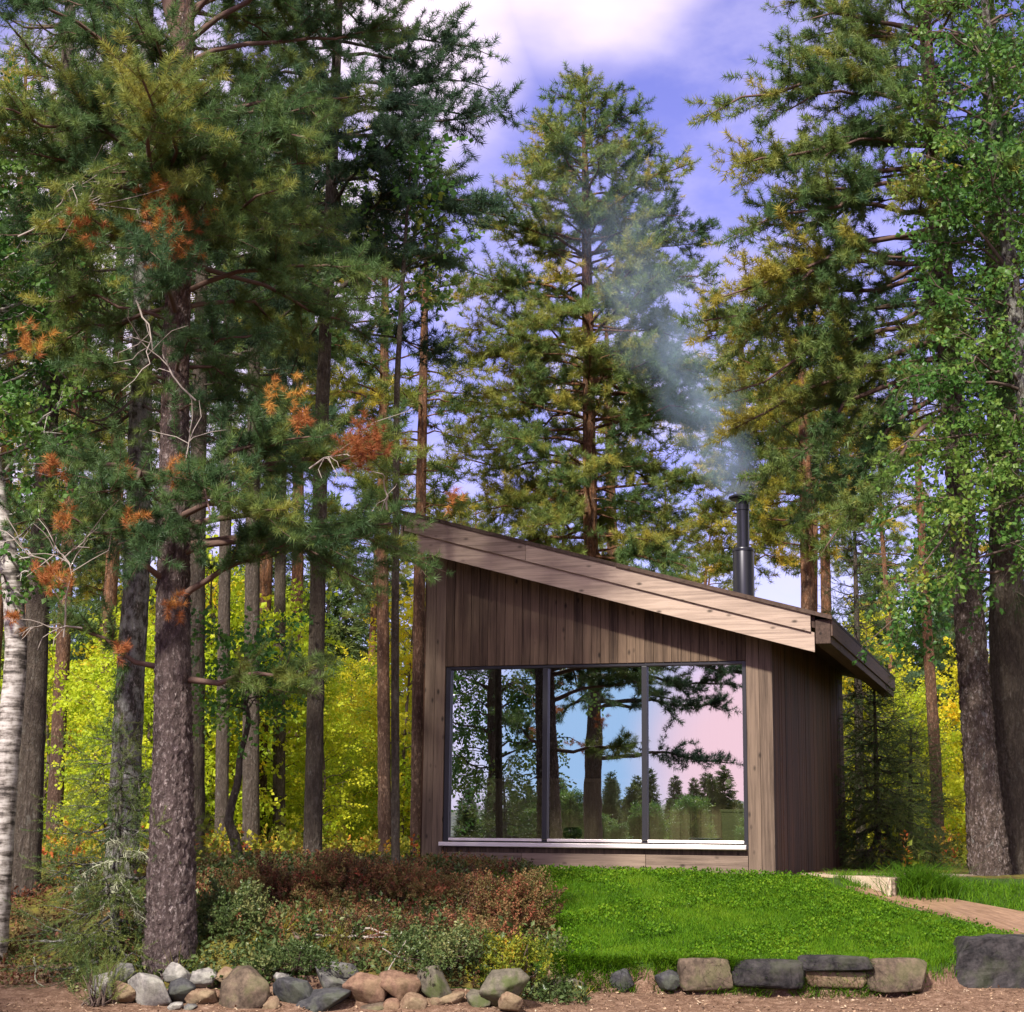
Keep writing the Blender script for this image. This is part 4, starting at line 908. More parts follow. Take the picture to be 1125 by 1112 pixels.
for i in range(33):
    side = rg.random()
    if side < .50: px = rg.uniform(-160, 440); Y = rg.uniform(27, 62)
    elif side < .78: px = rg.uniform(850, 1290); Y = rg.uniform(28, 62)
    else: px = rg.uniform(440, 850); Y = rg.uniform(62, 85)
    spots.append((px, Y))
for px, Y in spots:
    k = int(rg.choice([0, 1, 2, 3], p=[.3, .33, .22, .15])) if px < 440 or px > 850 else int(rg.choice([0, 1]))
    put(k, pxx(px, Y), Y, rg.uniform(.85, 1.15))
# leafy saplings
def proto_leaf(k, h, mat, lab, grp, t0):
    rg = np.random.default_rng(200+k); P = np.array([[0, 0, -.1], [.05*rg.normal(), .05, h*.4], [.15*rg.normal(), .1, h*.8], [.2*rg.normal(), .1, h]])
    return tree('young_birch', lab, 'tree', P, [.035, .028, .016, .006], mk_leafy(-.10, lambda f: np.interp(f, [0, .35, 1], [.5, .95, .25]), .26, 4, .15, .8, T_leaffar, .22, .19, t0, tscale=1.0), M['twig'], M[mat], grp, sides=7, trunk_n=18, rg=rg)
lf = [proto_leaf(0, 4.2, 'yellow_leaf', 'bright yellow young birch among the trunks behind the cabin', 'yellow young birches', .45),
      proto_leaf(1, 3.6, 'lime_leaf', 'lime green young birch among the trunks behind the cabin', 'lime green young birches', .5),
      proto_leaf(2, 2.2, 'lime_leaf', 'low lime green birch bush on the forest floor', 'low birch bushes', .35)]
ul = [0]*3
for i in range(64):
    a = rg.random()
    if a < .62: px = rg.uniform(20, 470); Y = rg.uniform(27, 55); k = int(rg.choice([0, 1, 2], p=[.25, .5, .25]))
    elif a < .9: px = rg.uniform(930, 1200); Y = rg.uniform(27, 50); k = int(rg.choice([0, 1, 2], p=[.6, .25, .15]))
    else: px = rg.uniform(470, 930); Y = rg.uniform(40, 60); k = int(rg.choice([0, 1]))
    put(k, pxx(px, Y), Y, rg.uniform(.8, 1.3), pool=lf, use=ul)
# far spruces: closing the forest, and the wood across the open ground behind the camera (seen mirrored in the window)
def proto_spruce(k, h):
    rg = np.random.default_rng(300+k); P = np.array([[0, 0, -.3], [0.02, .02, h*.5], [.0, .05, h]])
    return tree('far_spruce', 'dark distant spruce in the wood', 'tree', P, [.13, .08, .015], mk_spruce(-.06, lambda f: np.interp(f, [0, .2, 1], [1.9, 1.7, .15]), .36, 7, -.3, .3, T_sprfar, .3, .25, .6, tscale=1.7), M['dark_bark'], M['spruce'], 'distant spruces', sides=7, trunk_n=14, rg=rg)
fs = [proto_spruce(0, 9), proto_spruce(1, 11)]; us = [0, 0]
for i in range(62):
    px = rg.uniform(-150, 480) if i % 3 else rg.uniform(900, 1280); Y = rg.uniform(66, 105); put(i % 2, pxx(px, Y), Y, rg.uniform(.75, 1.35), pool=fs, use=us)
for i in range(230):
    a = rg.uniform(-.17, .14); d = rg.uniform(150, 240); put(i % 2, d*math.sin(-.54+a), -d*math.cos(-.54+a), rg.uniform(.25, .95)**1.2*.9, pool=fs, use=us)
def proto_broad(k, h):
    rg = np.random.default_rng(400+k); P = np.array([[0, 0, -.2], [.05, .05, h*.4], [.1, 0, h*.8], [0, .1, h]])
    return tree('far_broadleaf_tree', 'distant olive-green broadleaf tree at the edge of the far wood', 'tree', P, [.14, .11, .06, .02], mk_leafy(-.12, lambda f: np.interp(f, [0, .4, .8, 1], [1.2, 2.2, 1.6, .4]), .4, 5, .1, .7, T_leaffar, .3, .26, .45, tscale=1.9), M['dark_bark'], M['birch_leaf'], 'distant broadleaf trees', sides=7, trunk_n=14, rg=rg)
fb = [proto_broad(0, 6.5), proto_broad(1, 5.5)]; ub = [0, 0]
for i in range(60):
    a = rg.uniform(-.17, .14); d = rg.uniform(120, 230); put(int(rg.integers(0, 2)), d*math.sin(-.54+a), -d*math.cos(-.54+a), rg.uniform(.45, .95), pool=fb, use=ub)
def hill_mesh():
    n = 240; a = np.linspace(-1.5, 1.5, n); V = []; 
    rows = [(240, 0), (300, .35), (380, .8), (460, 1.0), (700, .2)]
    for d, k in rows:
        hh = 15+6*np.sin(a*5+1)+3*np.sin(a*13+2)+1.6*np.sin(a*47)+1.2*np.sin(a*83+1)+1.5*rg.random(n)*(k == 1)
        V.append(np.stack([d*np.sin(-.54+a), -d*np.cos(-.54+a), -3+hh*k*.62], -1))
    V = np.stack(V); idx = np.arange(len(rows)*n).reshape(len(rows), n)
    return V.reshape(-1, 3), np.stack([idx[:-1, :-1], idx[1:, :-1], idx[1:, 1:], idx[:-1, 1:]], -1).reshape(-1, 4)
V, Fq = hill_mesh(); mh, nt_, N_, L_n = nodes('wooded_hill')
nh = noise(N_, L_n, objco(N_, L_n), .06, 6, .7); finish(N_, L_n, ramp(N_, L_n, nh, [(.35, (.03, .045, .035)), (.55, (.07, .09, .06)), (.7, (.16, .14, .06))]), .95)
o = MB().add(V, Fq).build('hills', mh, smooth=True); tag(o, kind='structure')
# trees standing behind the photographer, left of the view (mirrored in the window)
def mirror_at(px, py, Yv):
    """real place of something seen mirrored in the facade plane at photo position px,py and distance Yv"""
    p = at(px, py, Yv); nn = np.array([math.sin(HYAW), math.cos(HYAW), 0]); d = (p-np.array(HO))@nn; return p-2*d*nn
YR = 36.
Pm = [mirror_at(651, 930, YR), mirror_at(651, 850, YR), mirror_at(652, 730, YR), mirror_at(655, 500, YR), mirror_at(656, 350, YR)]
Pm[0][2] = H(Pm[0][0], Pm[0][1])-.15
def mkR(C, rr, rg, fol, brn, base):
    B0 = []; B1 = []; sg = []; rd = []
    for (sy, ex, ey, Ye) in [(832, 800, 838, 36), (826, 700, 822, 35.5), (780, 740, 768, 36), (770, 800, 780, 36.5), (745, 810, 752, 36), (730, 790, 735, 35), (700, 830, 740, 36), (720, 600, 745, 36.3), (700, 720, 720, 36.5), (760, 610, 790, 36), (680, 800, 700, 36), (680, 560, 720, 36), (740, 720, 760, 37)]:
        B0.append(mirror_at(652, sy, YR)-base); B1.append(mirror_at(ex, ey, Ye)-base); sg.append(.08); rd.append(.05)
    dress([np.array(B0), np.array(B1), np.array(sg), np.array(rd)], rg, T_mid, fol, brn, sec_step=.2, sec_len=.22, start=.4, tstep=.12, tint0=.4, tscale=1.4)
    z1 = C[-1, 2]; pr = whorls(C, rr, z1*.5, z1, lambda f: np.interp(f, [0, .5, 1], [2.6, 2.2, .6]), .4, 5, 0, .4, rg)
    dress(pr, rg, T_far, fol, brn, sec_step=.25, start=.35, tstep=.2, tint0=.4)
tree('pine_tree', 'dark pine trunk with side branches mirrored in the middle of the window', 'tree', Pm, rpx([22, 18, 15, 10, 3], YR), mkR, M['dark_bark'], M['needle_dark'], sides=12)
Yt = 33.
Pm = [mirror_at(543, 930, Yt), mirror_at(543, 850, Yt), mirror_at(540, 700, Yt), mirror_at(545, 560, Yt)]
Pm[0][2] = H(Pm[0][0], Pm[0][1])-.15
tree('birch_tree', 'dark leafy tree mirrored in the left pane of the window', 'tree', Pm, rpx([20, 16, 11, 4], Yt), mk_leafy(.3, lambda f: np.interp(f, [0, .3, .7, 1], [.9, 1.5, 1.4, .5]), .36, 4, 0, .6, T_leaffar, .22, .2, .3, keep=.7), M['dark_bark'], M['birch_leaf'], sides=12)

# ------------------------------------------------------------------ ground cover
def pts_in(n, x0, x1, y0, y1, rg, keep):
    x = rg.uniform(x0, x1, n); y = rg.uniform(y0, y1, n); m = keep(x, y) > rg.random(n); return x[m], y[m]
rg = np.random.default_rng(50)
def facade_y(x): return HO[1]-(x-HO[0])*math.tan(HYAW)
def bw_keep(x, y):
    """1 outside the boardwalk and deck"""
    fl = np.interp(x, L_[:, 0], L_[:, 1]) if L_[-1, 0] > L_[0, 0] else y
    c = (x > L_[0, 0])*(y > np.interp(x, L_[:, 0], L_[:, 1])-.02)*(y < np.interp(x, R_[:, 0], R_[:, 1])+.05)
    return 1-c.astype(float)
def lawn_keep(x, y):
    e = edge_y(x); k = (y > e-.03)*(y < np.minimum(facade_y(x)-.05, 16.6))
    lb = .02+.12*np.sin(y*3.1)+.5*ss(15.2, 13.2, y)*0
    left = ss(lb-.15, lb+.1, x+ss(14.2, 13, y)*.12)
    right = np.where(x > 2.45, (y < np.interp(x, np.r_[2.45, L_[:, 0]], np.r_[16.9, L_[:, 1]])-.1+.07*np.sin(x*9)).astype(float)*1.0, 1)
    return k*left*right
x, y = pts_in(150000, -.4, 4.6, 12.8, 16.6, rg, lawn_keep)
def blades(x, y, h, w, rg, tint, lean=.45):
    n = len(x); z = H(x, y)
    p = np.stack([x, y, z-.005], -1); a = rg.random(n)*6.28; s = np.stack([np.cos(a), np.sin(a), np.zeros(n)], -1)
    d = rg.normal(size=(n, 3))*lean*.5; d[:, 2] = 1; d = nrm(d)
    b = np.stack([rg.normal(size=n), rg.normal(size=n), np.zeros(n)], -1)*lean*.5
    m = p+d*(h*.55)[:, None]; t = p+(d+b)*h[:, None]; t[:, 2] = p[:, 2]+h*rg.uniform(.7, .95, n)
    V = np.stack([p-s*w[:, None], p+s*w[:, None], m+s*w[:, None]*.7, m-s*w[:, None]*.7, t], 1).reshape(-1, 3)
    k = np.arange(n)[:, None]*5
    Q4 = k+np.array([[0, 1, 2, 3]]); T3 = k+np.array([[3, 2, 4]])
    return V, Q4, T3, np.repeat(tint, 5)
pat = .5+.26*nz2(x, y, 1.6, 2)+.2*nz2(x, y, 5, 4)+rg.normal(size=len(x))*.16
h = (.045+.02*rg.random(len(x)))*(1+.35*nz2(x, y, 2.2, 8))*(1+.5*(ss(.35, .0, y-edge_y(x))))
damp = 1-.6*(x > 2.75)*ss(.45, .1, np.interp(x, np.r_[2.0, L_[:, 0]], np.r_[L_[0, 1]+.3, L_[:, 1]])-y)
h = h*damp
V, Q4, T3, tt = blades(x, y, np.maximum(h, .012), np.full(len(x), .0030), rg, np.clip(pat, 0, 1))
mb = MB(); mb.add(V, Q4, tt); mb.F[3].append(T3)
# clover-like leaves
xc, yc = pts_in(16000, -.4, 4.6, 12.85, 16.4, rg, lambda x, y: lawn_keep(x, y)*(nz2(x, y, 1.3, 6) > -.2)*(1-(x > 2.85)*ss(.3, .1, np.interp(x, np.r_[2.0, L_[:, 0]], np.r_[L_[0, 1]+.3, L_[:, 1]])-y)))
scatter(mb, leafspray(3, .012, .022, rt_, 1.0, .9), np.stack([xc, yc, H(xc, yc)+rg.uniform(.025, .06, len(xc))], -1), nrm(rg.normal(size=(len(xc), 3))*.3+np.array([0, 0, 1])), rg.uniform(.5, 1.2, len(xc)), .42+.25*nz2(xc, yc, 2, 3), rg, .4)
# longer tufts along the edges and by the deck
xt, yt = pts_in(30000, 0, 4.7, 12.8, 15.9, rg, lambda x, y: lawn_keep(x, y)*np.maximum(.5*(np.abs(y-edge_y(x)) < .10), .12*(x > 2.4)*(np.abs(y-np.interp(x, L_[:, 0], L_[:, 1])) < .2)))
V, Q4, T3, tt = blades(xt, yt, rg.uniform(.07, .15, len(xt)), np.full(len(xt), .0035), rg, np.clip(rg.normal(size=len(xt))*.2+.45, 0, 1), .9)
k0 = mb.n; mb.add(V, Q4, tt); mb.F[3].append(T3+k0)
xt = rg.uniform(-.1, 3.0, 7000); xt = xt[nz2(xt, xt*0, 4.1, 3)+.5*nz2(xt, xt*0, 13, 5) > -.25]; yt = edge_y(xt)+rg.normal(size=len(xt))*.035
V, Q4, T3, tt = blades(xt, yt, rg.uniform(.06, .15, len(xt)), np.full(len(xt), .0035), rg, np.clip(rg.normal(size=len(xt))*.22+.42, 0, 1), 1.3)
V = V.reshape(-1, 5, 3); V[:, 2:4, 1] -= .02; V[:, 4, 1] -= .06; V[:, 4, 2] -= .03; V = V.reshape(-1, 3)
k0 = mb.n; mb.add(V, Q4, tt); mb.F[3].append(T3+k0)
o = mb.build('lawn_grass', M['grass']); tag(o, 'bright green lawn grass sloping down in front of the cabin', 'grass', kind='stuff')
# grass right of the boardwalk
xg, yg = pts_in(60000, 3.0, 7.5, 13.5, 18.5, rg, lambda x, y: (y > np.interp(x, R_[:, 0], R_[:, 1])+.03)*(y < np.interp(x, R_[:, 0], R_[:, 1])+1.1+.3*np.sin(x*3))*.8)
V, Q4, T3, tt = blades(xg, yg, rg.uniform(.05, .12, len(xg)), np.full(len(xg), .0035), rg, np.clip(rg.normal(size=len(xg))*.2+.4, 0, 1), .8)
mb = MB(); mb.add(V, Q4, tt); mb.F[3].append(T3); o = mb.build('verge_grass', M['grass']); tag(o, 'grass growing along the far side of the plank path', 'grass', kind='stuff')
# tuft by the deck corner
c = ground_hit(1012, 985); mb = MB(); n = 2200
xx = c[0]+rg.normal(size=n)*.13; yy = c[1]+rg.normal(size=n)*.12
V, Q4, T3, tt = blades(xx, yy, rg.uniform(.15, .36, n), np.full(n, .004), rg, np.clip(rg.normal(size=n)*.2+.35, 0, 1), .8)
V = V-c; mb.add(V, Q4, tt); mb.F[3].append(T3); o = mb.build('grass_tuft', M['grass']); o.location = c; tag(o, 'dense tuft of tall grass at the corner of the deck', 'grass tuft')

# heather and lingonberry on the bank
T_heath = [leafspray(34, .17, .024, rt_, .62, 1.0) for _ in range(5)]
T_ling = [leafspray(11, .09, .030, rt_, .6, 1.0) for _ in range(5)]
def bank(x, y):
    k = (y > 12.34+.06*np.sin(x*4))*(x < .22+.35*ss(14.5, 12.5, y)-.0)*(x > -3.1)*(y < facade_y(np.maximum(x, -1))-.1)
    return k.astype(float)
def cover(name, n, tmpl, mat, keep, label, tint, sc, rg, up=.35, x0=-3.2, x1=.6, y0=11.9, y1=17.2, cat='shrubs'):
    x, y = pts_in(n, x0, x1, y0, y1, rg, keep); mb = MB(); hv = 1+.35*nz2(x, y, 1.9, 11)+.25*nz2(x, y, 5.5, 13); w = rg.integers(0, len(tmpl), len(x))
    P = np.stack([x, y, H(x, y)+.0], -1); D = nrm(rg.normal(size=(len(x), 3))*up+np.array([0, 0, 1])); t = tint(x, y)
    for k in range(len(tmpl)):
        m = w == k; scatter(mb, tmpl[k], P[m], D[m], rg.uniform(sc[0], sc[1], m.sum())*np.clip(hv[m], .45, 1.5), t[m]+rg.normal(size=m.sum())*.16, rg, .3)
    o = mb.build(name, mat); return tag(o, label, cat, kind='stuff')
hm = lambda x, y: ss(-.5, .35, nz2(x, y, 1.2, 9)+.9*np.exp(-((x+.9)/1.2)**2)*ss(12.6, 13.2, y)-.35*ss(13.0, 12.3, y))
cover('heather', 7000, T_heath, M['heather'], lambda x, y: bank(x, y)*hm(x, y)*ss(12.2, 12.8, y), 'red-brown heather covering the bank left of the lawn', lambda x, y: .48+.45*nz2(x, y, 2.2, 4)+.12*nz2(x, y, 7, 1), (.5, .95), rg)
cover('lingonberry', 9000, T_ling, M['lingon'], lambda x, y: bank(x, y)*np.clip(1.1-hm(x, y), .34, 1), 'small-leaved green lingonberry covering the lower bank above the boulders', lambda x, y: .5+.25*nz2(x, y, 2.6, 7), (.8, 1.6), rg)
T_drygr = [brush(16, .02, .20, .004, .8, rt_) for _ in range(3)]
cover('dry_grass', 900, T_drygr, M['floor_leaf'], lambda x, y: bank(x, y)*(ss(.25, .5, nz2(x, y, 1.7, 12))+.15)*.8, 'dry yellowish grass among the shrubs on the bank', lambda x, y: .35+.2*nz2(x, y, 3, 3), (.5, 1.1), rg, cat='grass')
# separate heather bushes standing out on the mound
def bush(px, py, rpx_, hpx, Y, mat, tm, n, label, t0, seed, cat='shrub', name='heather_bush'):
    rg = np.random.default_rng(seed); c = at(px, py, Y); c[2] = H(c[0], c[1]); r = rpx_/F*Y; h = hpx/F*Y
    a = rg.random(n)*6.28; q = np.sqrt(rg.random(n)); z = rg.random(n)**.7
    rr = r*q*np.sqrt(np.clip(1-z*z*.75, .05, 1)); k = 1+.25*np.sin(3*a+seed)+.15*np.sin(7*a)
    P = np.stack([rr*np.cos(a)*k, rr*np.sin(a)*k, z*h*(.75+.35*np.sin(2.3*a+seed)*q)], -1)
    D = nrm(P*np.array([1, 1, .6])+np.array([0, 0, .35*h])+rg.normal(size=P.shape)*.12*r)
    root = empty(name, c, 0, label, cat); mb = MB(); w = rg.integers(0, len(tm), n)
    for j in range(len(tm)):
        m = w == j; scatter(mb, tm[j], P[m], D[m], rg.uniform(.5, .95, m.sum()), t0+.2*np.sin(P[m, 0]*9+seed)*1., rg, .4)
    mb.build('foliage', mat, root)
    b = MB(); m = 40; e = P[:m]; C = curve(np.repeat([[0, 0, 0.]], m, 0)+rg.normal(size=(m, 3))*np.array([.05, .05, 0]), e, np.zeros(m), 5, rg, .08)
    V, Fq = tubes(C, np.tile(np.linspace(.007, .003, 5), (m, 1)), 4); b.add(V, Fq); b.build('stems', M['twig'], root); return root
bush(556, 985, 46, 52, 13.7, M['heather'], T_heath, 900, 'rounded red-green heather bush where the bank meets the lawn', .5, 1)
bush(505, 968, 40, 22, 14.4, M['heather'], T_heath, 600, 'brownish heather bush in front of the left corner of the cabin', .42, 2)
bush(380, 935, 60, 40, 14.4, M['heather'], T_heath, 800, 'dark red heather bush at the top of the mound', .3, 3)
bush(300, 945, 55, 36, 14.2, M['heather'], T_heath, 650, 'brown heather bush right of the large front pine', .5, 4)
bush(440, 950, 50, 30, 14.3, M['heather'], T_heath, 650, 'reddish heather bush in the middle of the mound', .62, 5)
bush(255, 1000, 45, 46, 13.0, M['lingon'], T_ling, 700, 'grey-green leafy bush at the right foot of the large front pine', .45, 6, name='leafy_bush')
bush(480, 1050, 55, 40, 12.5, M['lingon'], T_ling, 700, 'low green bush hanging over the reddish boulders', .5, 7, name='leafy_bush')
bush(560, 1060, 45, 46, 12.6, M['floor_leaf'], T_ling, 500, 'olive-yellow bush at the lower left corner of the lawn', .12, 8, name='leafy_bush')
bush(330, 1040, 50, 26, 12.5, M['lingon'], T_ling, 420, 'low green bush above the biggest boulder', .4, 10, name='leafy_bush')
bush(110, 1050, 28, 46, 12.1, M['spruce'], T_spr, 130, 'small spruce seedling in front of the leftmost boulders', .9, 12, name='spruce_seedling')
# forest floor
T_fl = [leafspray(20, .28, .045, rt_, .7, 1.0) for _ in range(5)]
def ff(x, y):
    px = CX+x/y*F
    return ((px < 500)*(y > 15.2+.0*x)*np.where(x < -2.6, 1, (y > 16.8))+(px > 940)*(y > 19)).astype(float)*np.clip(22/y, .15, 1)*ss(-.9, .2, nz2(x, y, .5, 3)+.3)
cover('undergrowth', 13000, T_fl, M['floor_leaf'], ff, 'yellow, orange and green low undergrowth on the forest floor between the trunks', lambda x, y: .42+.30*nz2(x, y, .55, 6)+.1*nz2(x, y, 2, 2), (.7, 1.5), rg, .5, -22, 22, 15, 48, 'undergrowth')
cover('moss_and_twigs', 2500, T_ling, M['heather'], lambda x, y: ((x < -2.3)*(y > 12.7)*(y < 16)).astype(float), 'brown low plants on the shaded bank at the left edge', lambda x, y: .35+.3*nz2(x, y, 1.4, 6), (.6, 1.4), rg, .6, -6, -2, 12, 16, 'ground plants')
# litter on the driveway
T_lit = [leafspray(1, .004, .035, rt_, .6, .3), leafspray(2, .01, .028, rt_, .35, 1.2), leafspray(1, .004, .05, rt_, .12, .3)]
x, y = pts_in(16000, -5, 5.5, 9.8, 13, rg, lambda x, y: (y < np.where(x > .3, edge_y(x)-.02, 12.3)).astype(float))
mb = MB(); w = rg.integers(0, 3, len(x)); P = np.stack([x, y, H(x, y)+.006], -1); D = nrm(rg.normal(size=(len(x), 3))*np.array([1, 1, .25])+np.array([0, 0, .05]))
for k in range(3):
    m = w == k; scatter(mb, T_lit[k], P[m], D[m], rg.uniform(.4, 1.0, m.sum()), rg.uniform(.1, 1, m.sum()), rg, .3)
o = mb.build('leaf_litter', M['litter']); tag(o, 'dry leaves, needles and bark chips strewn over the dirt driveway', 'litter', kind='stuff')
# twigs on the bank
def stick(name, label, segs, Y, r, mat, cat='branch', dY=.05, wob=.05):
    pt = (lambda p, i: ground_hit(*p)+np.array([0, 0, .02+r])) if Y is None else (lambda p, i: at(*p, Y+dY*i))
    c = pt(segs[0][0], 0); mb = MB(); rs = np.random.default_rng(len(label))
    for s in segs:
        P = np.array([pt(p, i) for i, p in enumerate(s)])-c
        q = np.linspace(0, len(P)-1, len(P)*5); P = np.stack([np.interp(q, np.arange(len(P)), P[:, k]) for k in range(3)], -1)
        P[1:-1] += rs.normal(size=(len(P)-2, 3))*wob*.12; P[1:-1] = .25*P[:-2]+.5*P[1:-1]+.25*P[2:]
        V, Fq = tubes(P[None], (np.linspace(r, r*.35, len(P))*rs.uniform(.85, 1.15, len(P)))[None], 7); mb.add(V, Fq)
        r *= .7
    o = mb.build(name, mat, None, smooth=True); o.location = c; return tag(o, label, cat)
stick('dead_branch', 'pale forked dead branch lying on the bank above the boulders', [[(352, 1006), (372, 1012), (392, 1022), (420, 1030), (432, 1034)], [(372, 1012), (390, 1009), (405, 1011), (418, 1010)], [(392, 1022), (386, 1030), (384, 1036)], [(385, 1019), (400, 1016), (412, 1019)]], None, .015, M['greytwig'])
stick('dead_branch', 'straight grey fallen branch lying level just below the forked one', [[(343, 1033), (370, 1033), (400, 1035), (441, 1033)], [(400, 1035), (420, 1029), (428, 1026)]], None, .012, M['greytwig'])
stick('dead_branch', 'thin dry stick leaning over the pinkish boulder', [[(425, 1070), (440, 1045), (447, 1032)], [(420, 1042), (445, 1055), (456, 1064)]], 12.3, .006, M['greytwig'], dY=.03)
stick('white_stick', 'small white bent stick standing in the dirt at the lower left', [[(38, 1052), (39, 1068), (40, 1080), (53, 1086)]], float(ground_hit(46, 1084)[1]), .009, M['lichen'], 'stick', dY=0.)
stick('tree_root', 'grey root winding down the bank above the biggest boulder', [[(325, 1035), (335, 1050), (345, 1062)], [(322, 1030), (340, 1044)]], None, .018, M['twig'], 'root')

# ------------------------------------------------------------------ smoke
pa, pb = hw(chx, chy, 3.86), at(640, 165, 23.5)
ax = Vector(pb-pa); Ls = ax.length
sm = MB(); V, Fq = tubes(np.array([[[0, 0, Ls*t] for t in np.linspace(0, 1, 14)]]), (.19+1.05*np.linspace(0, 1, 14)**.6)[None]*1.0, 20)
sm.add(V, Fq); sm.poly(V[:20], [list(range(20))[::-1]]); sm.poly(V[-20:], [list(range(20))])
def smoke_mat():
    m, nt, N, L = nodes('smoke')
    sep = N('ShaderNodeSeparateXYZ'); co = objco(N, L)
    nzn = N('ShaderNodeTexNoise'); nzn.inputs['Scale'].default_value = 1.1; nzn.inputs['Detail'].default_value = 3; L(co, nzn.inputs['Vector'])
    off = N('ShaderNodeVectorMath', operation='MULTIPLY_ADD'); L(nzn.outputs['Color'], off.inputs[0]); off.inputs[1].default_value = (.9, .9, 0); L(co, off.inputs[2])
    sub = N('ShaderNodeVectorMath', operation='SUBTRACT'); L(off.outputs[0], sub.inputs[0]); sub.inputs[1].default_value = (.45, .45, 0)
    # less sway near the chimney
    sc0 = N('ShaderNodeSeparateXYZ'); L(co, sc0.inputs[0]); f = mathn(N, L, 'DIVIDE', sc0.outputs[2], Ls, True)
    sw = mathn(N, L, 'MULTIPLY', f, 4.0, True)
    mv = N('ShaderNodeMix', data_type='VECTOR'); L(sw, mv.inputs[0]); L(co, mv.inputs[4]); L(sub.outputs[0], mv.inputs[5])
    L(mv.outputs[1], sep.inputs[0])
    r2 = mathn(N, L, 'ADD', mathn(N, L, 'MULTIPLY', sep.outputs[0], sep.outputs[0]), mathn(N, L, 'MULTIPLY', sep.outputs[1], sep.outputs[1]))
    rr = mathn(N, L, 'SQRT', r2)
    rad = mathn(N, L, 'ADD', mathn(N, L, 'MULTIPLY', mathn(N, L, 'POWER', f, .6), 1.0), .17)
    fall = mathn(N, L, 'SUBTRACT', 1.0, mathn(N, L, 'DIVIDE', rr, rad), True)
    n2 = noise(N, L, off.outputs[0], 2.4, 5, .62)
    k = N('ShaderNodeMapRange'); k.inputs['From Min'].default_value = .42; k.inputs['From Max'].default_value = .64; L(n2, k.inputs[0])
    end = N('ShaderNodeMapRange'); end.inputs['From Min'].default_value = 1.0; end.inputs['From Max'].default_value = .35; L(f, end.inputs[0])
    thin = mathn(N, L, 'DIVIDE', .30, mathn(N, L, 'ADD', f, .075))
    d = mathn(N, L, 'MULTIPLY', mathn(N, L, 'MULTIPLY', fall, mathn(N, L, 'ADD', mathn(N, L, 'MULTIPLY', k.outputs[0], .9), mathn(N, L, 'MULTIPLY', mathn(N, L, 'SUBTRACT', 1.0, mathn(N, L, 'MULTIPLY', f, 5.0), True), .6))), mathn(N, L, 'MULTIPLY', end.outputs[0], thin))
    d = mathn(N, L, 'MULTIPLY', d, 1.15)
    v = N('ShaderNodeVolumePrincipled'); v.inputs['Color'].default_value = (.55, .74, 1, 1); v.inputs['Anisotropy'].default_value = .2
    L(d, v.inputs['Density']); o = N('ShaderNodeOutputMaterial'); L(v.outputs[0], o.inputs['Volume']); return m
so = sm.build('smoke', smoke_mat()); so.location = pa; so.rotation_euler = ax.to_track_quat('Z', 'Y').to_euler(); tag(so, 'thin bluish wood smoke drifting up from the chimney', 'smoke', kind='stuff')

# ------------------------------------------------------------------ sun, sky
SUN_EL, SUN_AZ = 42, 205        # azimuth: clockwise from +Y (view direction); 235 = behind left of the camera
sun_d = bpy.data.lights.new('sun', 'SUN'); sun = bpy.data.objects.new('sun', sun_d); COL.objects.link(sun)
sd = Vector((math.sin(R(SUN_AZ))*math.cos(R(SUN_EL)), math.cos(R(SUN_AZ))*math.cos(R(SUN_EL)), math.sin(R(SUN_EL))))
sun.rotation_euler = sd.to_track_quat('Z', 'Y').to_euler(); sun.location = (0, 0, 30)
sun_d.energy = 4.6; sun_d.angle = R(3); sun_d.color = (1, .94, .83)
w = bpy.data.worlds.new('World'); S.world = w; w.use_nodes = True
nt = w.node_tree; nt.nodes.clear()
def N(t, **kw):
    n = nt.nodes.new(t)
    for k, v in kw.items(): setattr(n, k, v)
    return n
L = lambda a, b: nt.links.new(a, b)
sky = N('ShaderNodeTexSky', sky_type='NISHITA', sun_disc=False, sun_elevation=R(SUN_EL), sun_rotation=R(SUN_AZ)); sky.air_density = 1.0; sky.dust_density = 1.0; sky.ozone_density = 2.0
tc = N('ShaderNodeTexCoord')
nA = N('ShaderNodeTexNoise'); nA.inputs['Scale'].default_value = 4.5; nA.inputs['Detail'].default_value = 5; nA.inputs['Roughness'].default_value = .5
mp = N('ShaderNodeMapping'); mp.inputs['Scale'].default_value = (1, 1, 1.8); L(tc.outputs['Generated'], mp.inputs[0]); L(mp.outputs[0], nA.inputs['Vector'])
def blob(d, a0, a1):
    v = Vector(d).normalized(); n = N('ShaderNodeVectorMath', operation='DOT_PRODUCT'); L(tc.outputs['Generated'], n.inputs[0]); n.inputs[1].default_value = v
    k = N('ShaderNodeMapRange', interpolation_type='SMOOTHSTEP'); k.inputs['From Min'].default_value = math.cos(R(a1)); k.inputs['From Max'].default_value = math.cos(R(a0)); L(n.outputs['Value'], k.inputs[0]); return k.outputs[0]
cl = None
for (d, a0, a1) in [(ray(455, 5), 0, 6.8), (ray(640, -60), 0, 6.5), (ray(100, 330), 4, 12.5), ]:
    b = blob(d, a0, a1); cl = b if cl is None else mathn(N, L, 'MAXIMUM', cl, b)
m1 = mathn(N, L, 'ADD', cl, mathn(N, L, 'MULTIPLY', mathn(N, L, 'SUBTRACT', nA.outputs[0], .5), 1.9))
k = N('ShaderNodeMapRange', interpolation_type='SMOOTHSTEP'); k.inputs['From Min'].default_value = .22; k.inputs['From Max'].default_value = 1.1; L(m1, k.inputs[0])
